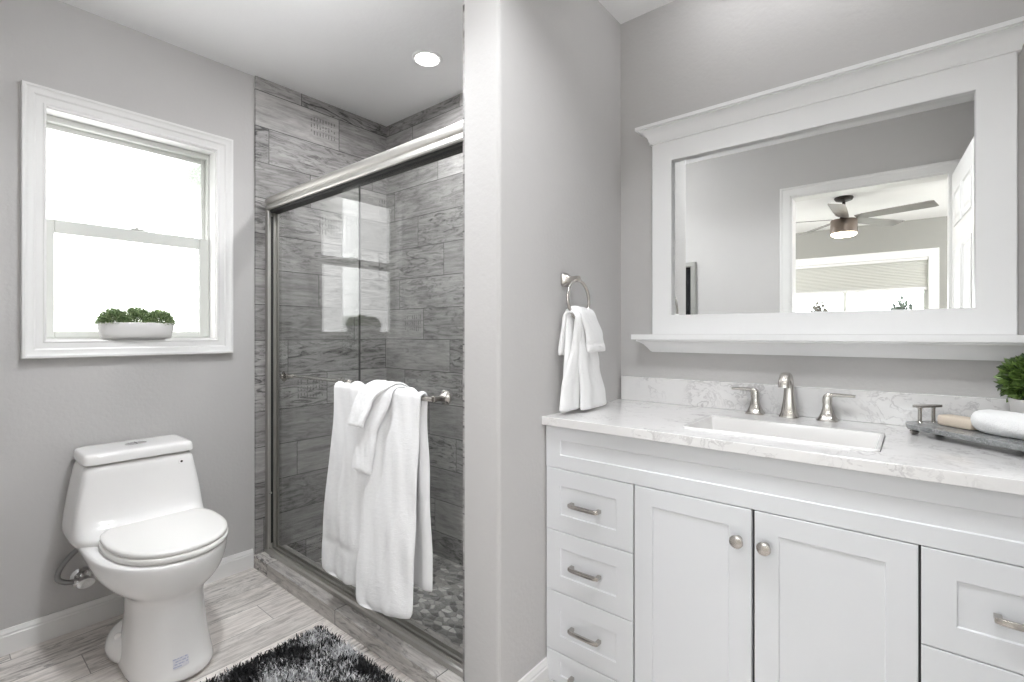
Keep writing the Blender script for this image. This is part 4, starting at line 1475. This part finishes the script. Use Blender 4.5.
# added fill fixtures, all out of view: lamps under small canopies and recessed downlights
for (lx, ly), nm in ((FILL_HANG, 'added ceiling fill lamp in front of the toilet'), ((1.6, -2.3), 'added ceiling fill lamp at the right of the bedroom'), ((-2.4, -1.9), 'added ceiling fill lamp at the left of the bedroom')):
    fl = thing('fill_lamp', nm, 'ceiling lamp', (lx, ly, ZC))
    bm = newbm()
    add_lathe(bm, [(0.060, 0.0), (0.060, -0.012), (0.050, -0.022), (0.022, -0.028), (0.018, -0.10)], (lx, ly, ZC), (0, 0, 1), 32)
    obj('fill_lamp_base', bm, M['nickel'], fl, smooth=True)
for (lx, ly), nm in zip(FILL_DOWN + [(-0.30, -1.05)], ('added recessed fill downlight near the bedroom doorway', 'added recessed fill downlight above the toilet', 'added recessed fill downlight in front of the vanity', 'added recessed fill downlight in the bedroom')):
    fl = thing('downlight', nm, 'downlight', (lx, ly, ZC))
    k_ = 2.0 if ly < 0 else 1.2
    bm = newbm()
    add_lathe(bm, [(0.070 * k_, -0.001), (0.072 * k_, -0.005), (0.086 * k_, -0.005), (0.090 * k_, -0.002), (0.090 * k_, 0.0)], (lx, ly, ZC), (0, 0, 1), 40)
    obj('trim_ring', bm, M['ceiling'], fl, smooth=True)
    bm = newbm()
    add_lathe(bm, [(0.071 * k_, 0.0), (0.070 * k_, 0.002)], (lx, ly, ZC - 0.0075), (0, 0, 1), 40)
    obj('lens', bm, M['lens'], fl)

# ------------------------------------------------------------------ bedroom beyond the doorway (seen in the mirror)
bx0, bx1, by0 = -3.6, 2.6, -3.46
bm = newbm()
add_box(bm, bx0, bx1, by0, YD - TH, -0.10, 0.0)
struct(obj('floor_bedroom', bm, M['carpet']), 'beige bedroom carpet beyond the doorway', 'floor')
bm = newbm()
add_box(bm, bx0, bx1, by0, YD - TH, ZC, ZC + 0.06)
struct(obj('ceiling_bedroom', bm, M['ceiling2']), 'white bedroom ceiling with the fan', 'ceiling')
bm = newbm()
add_box(bm, bx0 - TH, bx0, by0 - TH, YD - TH, -0.1, ZC)
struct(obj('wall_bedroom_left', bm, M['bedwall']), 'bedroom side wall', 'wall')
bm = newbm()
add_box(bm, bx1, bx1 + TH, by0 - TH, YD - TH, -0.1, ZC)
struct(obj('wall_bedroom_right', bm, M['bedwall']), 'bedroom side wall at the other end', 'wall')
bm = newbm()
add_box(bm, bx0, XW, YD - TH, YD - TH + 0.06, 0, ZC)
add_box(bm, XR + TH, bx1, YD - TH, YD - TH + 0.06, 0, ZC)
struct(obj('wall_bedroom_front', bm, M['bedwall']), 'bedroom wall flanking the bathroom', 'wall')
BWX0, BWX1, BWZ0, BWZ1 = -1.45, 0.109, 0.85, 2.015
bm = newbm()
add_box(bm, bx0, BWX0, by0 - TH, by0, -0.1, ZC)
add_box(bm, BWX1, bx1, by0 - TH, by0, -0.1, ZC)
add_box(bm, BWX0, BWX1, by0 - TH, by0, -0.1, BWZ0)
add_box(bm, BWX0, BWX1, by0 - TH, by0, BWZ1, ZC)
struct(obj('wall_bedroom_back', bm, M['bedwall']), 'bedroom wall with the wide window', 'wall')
w2 = struct(thing('window_2', 'wide white bedroom window under a pleated shade, seen in the mirror', 'window', ((BWX0 + BWX1) / 2, by0, BWZ0)))
CAS2 = [(0.0, -0.002), (0.0, 0.012), (0.03, 0.014), (0.06, 0.020), (0.085, 0.022), (0.090, 0.016), (0.090, -0.002)]
bm = newbm()
add_sweep(bm, [(BWX0 + 0.003, BWZ0 + 0.003), (BWX1 - 0.003, BWZ0 + 0.003), (BWX1 - 0.003, BWZ1 - 0.003), (BWX0 + 0.003, BWZ1 - 0.003)], CAS2, True, lambda p, hh: (p.x, by0 + hh, p.y))
struct(obj('casing', bm, M['trim'], w2, smooth=True, angle=25))
bm = newbm()
ya, yb2 = by0 - 0.10, by0 - 0.05
add_box(bm, BWX0, BWX0 + 0.045, ya, yb2, BWZ0, BWZ1)
add_box(bm, BWX1 - 0.045, BWX1, ya, yb2, BWZ0, BWZ1)
add_box(bm, BWX0 + 0.045, BWX1 - 0.045, ya, yb2, BWZ0, BWZ0 + 0.045)
add_box(bm, BWX0 + 0.045, BWX1 - 0.045, ya, yb2, BWZ1 - 0.045, BWZ1)
add_box(bm, (BWX0 + BWX1) / 2 - 0.02, (BWX0 + BWX1) / 2 + 0.02, ya, yb2, BWZ0 + 0.045, BWZ1 - 0.045)
struct(obj('window_frame', bm, M['vinyl'], w2))
bm = newbm()
add_box(bm, BWX0 + 0.04, BWX1 - 0.04, by0 - 0.078, by0 - 0.073, BWZ0 + 0.04, BWZ1 - 0.04)
struct(obj('window_pane', bm, M['winglass'], w2))
sh = thing('pleated_shade', 'pale pleated shade half lowered over the bedroom window', 'window shade', ((BWX0 + BWX1) / 2, by0, BWZ1 - 0.02))
bm = newbm()
zt, zb_ = BWZ1 - 0.035, 1.660
npl = 34
prf = []
for k in range(npl + 1):
    prf.append((by0 - 0.018 + (0.008 if k % 2 else -0.004), lerp(zb_ + 0.02, zt, k / npl)))
prf2 = [(y - 0.004, z) for y, z in reversed(prf)]
add_loft(bm, [[(x, y, z) for y, z in prf + prf2] for x in (BWX0 + 0.012, BWX1 - 0.012)])
obj('pleats', bm, M['shade'], sh)
bm = newbm()
add_box(bm, BWX0 + 0.010, BWX1 - 0.010, by0 - 0.040, by0 - 0.004, zb_ - 0.012, zb_ + 0.020)
obj('bottom_rail', bm, M['trim'], sh, bevel=0.003)
bm = newbm()
add_box(bm, BWX0 + 0.008, BWX1 - 0.008, by0 - 0.045, by0 - 0.002, zt, BWZ1 - 0.004)
obj('head_rail', bm, M['trim'], sh, bevel=0.003)

# door casing, jamb and the open six-panel door
bm = newbm()
CAS3 = [(0.0, 0.0), (0.0, 0.010), (0.012, 0.012), (0.040, 0.014), (0.048, 0.020), (0.055, 0.020), (0.058, 0.014), (0.058, 0.0)]
add_sweep(bm, [(DX1 - 0.004, 0.0), (DX1 - 0.004, DZ1 - 0.004), (DX0 + 0.004, DZ1 - 0.004), (DX0 + 0.004, 0.0)], CAS3, False, lambda p, hh: (p.x, YD + hh, p.y))
struct(obj('trim_1', bm, M['trim'], smooth=True, angle=25), 'white casing around the bedroom doorway', 'door casing')
bm = newbm()
add_box(bm, DX0, DX0 + 0.018, YD - TH, YD, 0, DZ1)
add_box(bm, DX1 - 0.006, DX1, YD - TH, YD, 0, DZ1)
add_box(bm, DX0 + 0.018, DX1 - 0.006, YD - TH, YD, DZ1 - 0.018, DZ1)
struct(obj('trim_2', bm, M['trim']), 'white jamb lining the bedroom doorway', 'door jamb')

door = struct(thing('door_1', 'open white six-panel bedroom door, seen at the mirror edge', 'door', (0.152, -0.035, 0)))
bm = newbm()
DW, DH, DT = 0.74, 2.045, 0.035
add_box(bm, 0, DW, -DT / 2, DT / 2, 0.008, DH)
def raised(bm, x0, x1, z0, z1):
    for s in (-1, 1):
        y = s * DT / 2
        def rg(i, d):
            return [(x0 + i, y + s * d, z0 + i), (x1 - i, y + s * d, z0 + i), (x1 - i, y + s * d, z1 - i), (x0 + i, y + s * d, z1 - i)]
        add_loft(bm, [rg(0, -0.001), rg(0, 0.004), rg(0.012, 0.0055), rg(0.020, 0.0005), rg(0.034, 0.0005), rg(0.050, 0.0045)], False, True)
for x0, x1 in ((0.11, 0.345), (0.395, 0.63)):
    for z0_, z1_ in ((0.22, 0.86), (1.02, 1.62), (1.74, 1.93)):
        raised(bm, x0, x1, z0_, z1_)
ang = math.radians(86)
for v_ in bm.verts:
    x, y, z_ = v_.co
    v_.co = (0.152 + x * math.cos(ang) - y * math.sin(ang) + 0.018, -0.020 + x * math.sin(ang) + y * math.cos(ang), z_)
leaf = struct(obj('door_leaf', bm, M['trim'], door))
bm = newbm()
kx = 0.152 + 0.68 * math.cos(ang) + 0.018
ky = -0.020 + 0.68 * math.sin(ang)
add_lathe(bm, [(0.030, 0.0), (0.030, 0.004), (0.012, 0.010), (0.011, 0.025), (0.024, 0.034), (0.026, 0.046), (0.018, 0.055), (0.003, 0.057)], (kx - 0.0175, ky, 0.92), (-1, 0.07, 0), 24)
struct(obj('door_knob', bm, M['nickel'], door, smooth=True))

# framed dark panel on the front wall
pc = thing('wall_picture', 'dark picture in a grey frame on the wall beside the doorway', 'picture', (-1.62, YD, 1.25))
bm = newbm()
add_sweep(bm, [(-1.94, 0.86), (-1.30, 0.86), (-1.30, 1.655), (-1.94, 1.655)], [(0, 0), (0, 0.022), (0.008, 0.030), (0.030, 0.030), (0.036, 0.024), (0.036, 0)], True, lambda p, hh: (p.x, YD + hh, p.y))
obj('picture_frame', bm, M['greyframe'], pc)
bm = newbm()
add_box(bm, -1.945, -1.295, YD + 0.002, YD + 0.014, 0.855, 1.66)
obj('dark_panel', bm, M['black'], pc)

# ceiling fan
FX, FY_ = -0.525, -1.86
fan = thing('ceiling_fan', 'five-blade ceiling fan with a lit drum light in the bedroom', 'ceiling fan', (FX, FY_, ZC))
bm = newbm()
add_lathe(bm, [(0.075, 0.0), (0.078, -0.010), (0.066, -0.030), (0.035, -0.040), (0.014, -0.043)], (FX, FY_, ZC), (0, 0, 1), 32)
obj('canopy', bm, M['fandark'], fan, smooth=True)
bm = newbm()
add_lathe(bm, [(0.014, -0.04), (0.014, -0.17), (0.032, -0.185), (0.034, -0.215)], (FX, FY_, ZC), (0, 0, 1), 20)
obj('downrod', bm, M['fandark'], fan, smooth=True)
bm = newbm()
add_lathe(bm, [(0.04, -0.205), (0.102, -0.212), (0.108, -0.222), (0.108, -0.335), (0.104, -0.340)], (FX, FY_, ZC), (0, 0, 1), 40)
obj('motor_drum', bm, M['fanmotor'], fan, smooth=True)
bm = newbm()
add_lathe(bm, [(0.101, -0.336), (0.101, -0.352), (0.085, -0.366), (0.04, -0.372), (0.002, -0.373)], (FX, FY_, ZC), (0, 0, 1), 40)
obj('light_lens', bm, M['fanlight'], fan, smooth=True)
for k in range(5):
    a0 = math.radians(89 + 72 * k)
    d = Vector((math.cos(a0), math.sin(a0), 0))
    s = Vector((-math.sin(a0), math.cos(a0), 0))
    bm = newbm()
    secs = []
    for r_, w in ((0.10, 0.038), (0.16, 0.052), (0.40, 0.060), (0.66, 0.064), (0.685, 0.058)):
        tilt = 0.22
        c0 = Vector((FX, FY_, ZC - 0.205)) + d * r_
        secs.append([c0 + s * (w * q) + Vector((0, 0, w * q * tilt + dz)) for q, dz in ((-1, -0.003), (1, -0.003), (1, 0.003), (-1, 0.003))])
    add_loft(bm, secs)
    obj('blade', bm, M['fanwood'], fan)

# outdoors past the bedroom window
bm = newbm()
add_box(bm, -12, 10, -22, by0 - TH, -0.35, -0.25)
struct(obj('ground', bm, M['soilground']), 'pale ground outside the bedroom window', 'ground')
rng = np.random.default_rng(2)
for nm, (cx_, cy_, cz_, r_), mk, lb in (('bush', (-1.52, -8.0, 0.80, 1.0), 'bush2', 'brownish bush outside the bedroom window'), ('bush', (-0.20, -8.0, 0.78, 1.05), 'bush', 'grey-green bush outside the bedroom window')):
    n = 2600
    dd = rng.normal(size=(n, 3))
    dd /= np.linalg.norm(dd, axis=1, keepdims=True)
    wd = 0.20 if mk == 'bush2' else 0.26
    pos = np.array([cx_, cy_, cz_]) + dd * rng.uniform(0.5, 1, (n, 1)) * np.array([wd, wd, r_])
    v, f = leaf_cloud(pos, dd + rng.normal(0, 0.5, dd.shape), 0.075, 0.05, rng)
    b_ = thing(nm, lb, 'bush', (cx_, cy_, -0.25))
    np_obj('foliage', v, f, M[mk], b_)
    bm = newbm()
    add_tube(bm, [(cx_, cy_, -0.25), (cx_, cy_, 0.4)], 0.04, 8)
    obj('stem', bm, M['stem'], b_)

# ------------------------------------------------------------------ shag rug
rug = thing('bath_rug', 'black and grey shag bath rug on the plank floor by the shower curb', 'rug', (-1.37, 0.71, 0))
gx0, gx1, gy0, gy1 = -1.785, -0.955, 0.42, 0.995
bm = newbm()
add_rrect_slab(bm, gx0 + 0.015, gx1 - 0.015, gy0 + 0.015, gy1 - 0.015, 0.0005, 0.010, 0.02, 4)
obj('backing', bm, M['gasket'], rug)
rng = np.random.default_rng(7)
n = 34000
bxp = rng.uniform(gx0 + 0.012, gx1 - 0.012, n)
byp = rng.uniform(gy0 + 0.012, gy1 - 0.012, n)
az = rng.uniform(0, 2 * PI, n)
lean = rng.uniform(0.15, 0.85, n)
ln = rng.uniform(0.022, 0.036, n)
wd = rng.uniform(0.0015, 0.0026, n)
base = np.stack([bxp, byp, np.full(n, 0.008)], 1)
out_ = np.stack([np.cos(az), np.sin(az), np.zeros(n)], 1)
side = np.stack([-np.sin(az), np.cos(az), np.zeros(n)], 1)
up_ = np.array([[0, 0, 1.0]])
p1 = base + up_ * (ln * 0.5)[:, None] + out_ * (ln * lean * 0.25)[:, None]
p2 = p1 + up_ * (ln * 0.5 * (1 - 0.6 * lean))[:, None] + out_ * (ln * lean * 0.6)[:, None]
w_ = wd[:, None]
V = np.stack([base - side * w_, base + side * w_, p1 - side * w_, p1 + side * w_, p2 - side * w_ * 0.5, p2 + side * w_ * 0.5], 1).reshape(-1, 3)
bi = (np.arange(n) * 6)[:, None]
Fc = np.concatenate([bi + np.array([[0, 1, 3, 2]]), bi + np.array([[2, 3, 5, 4]])], 0)
pile = np_obj('pile', V, Fc, M['rug'], rug)
pile['kind'] = 'stuff'
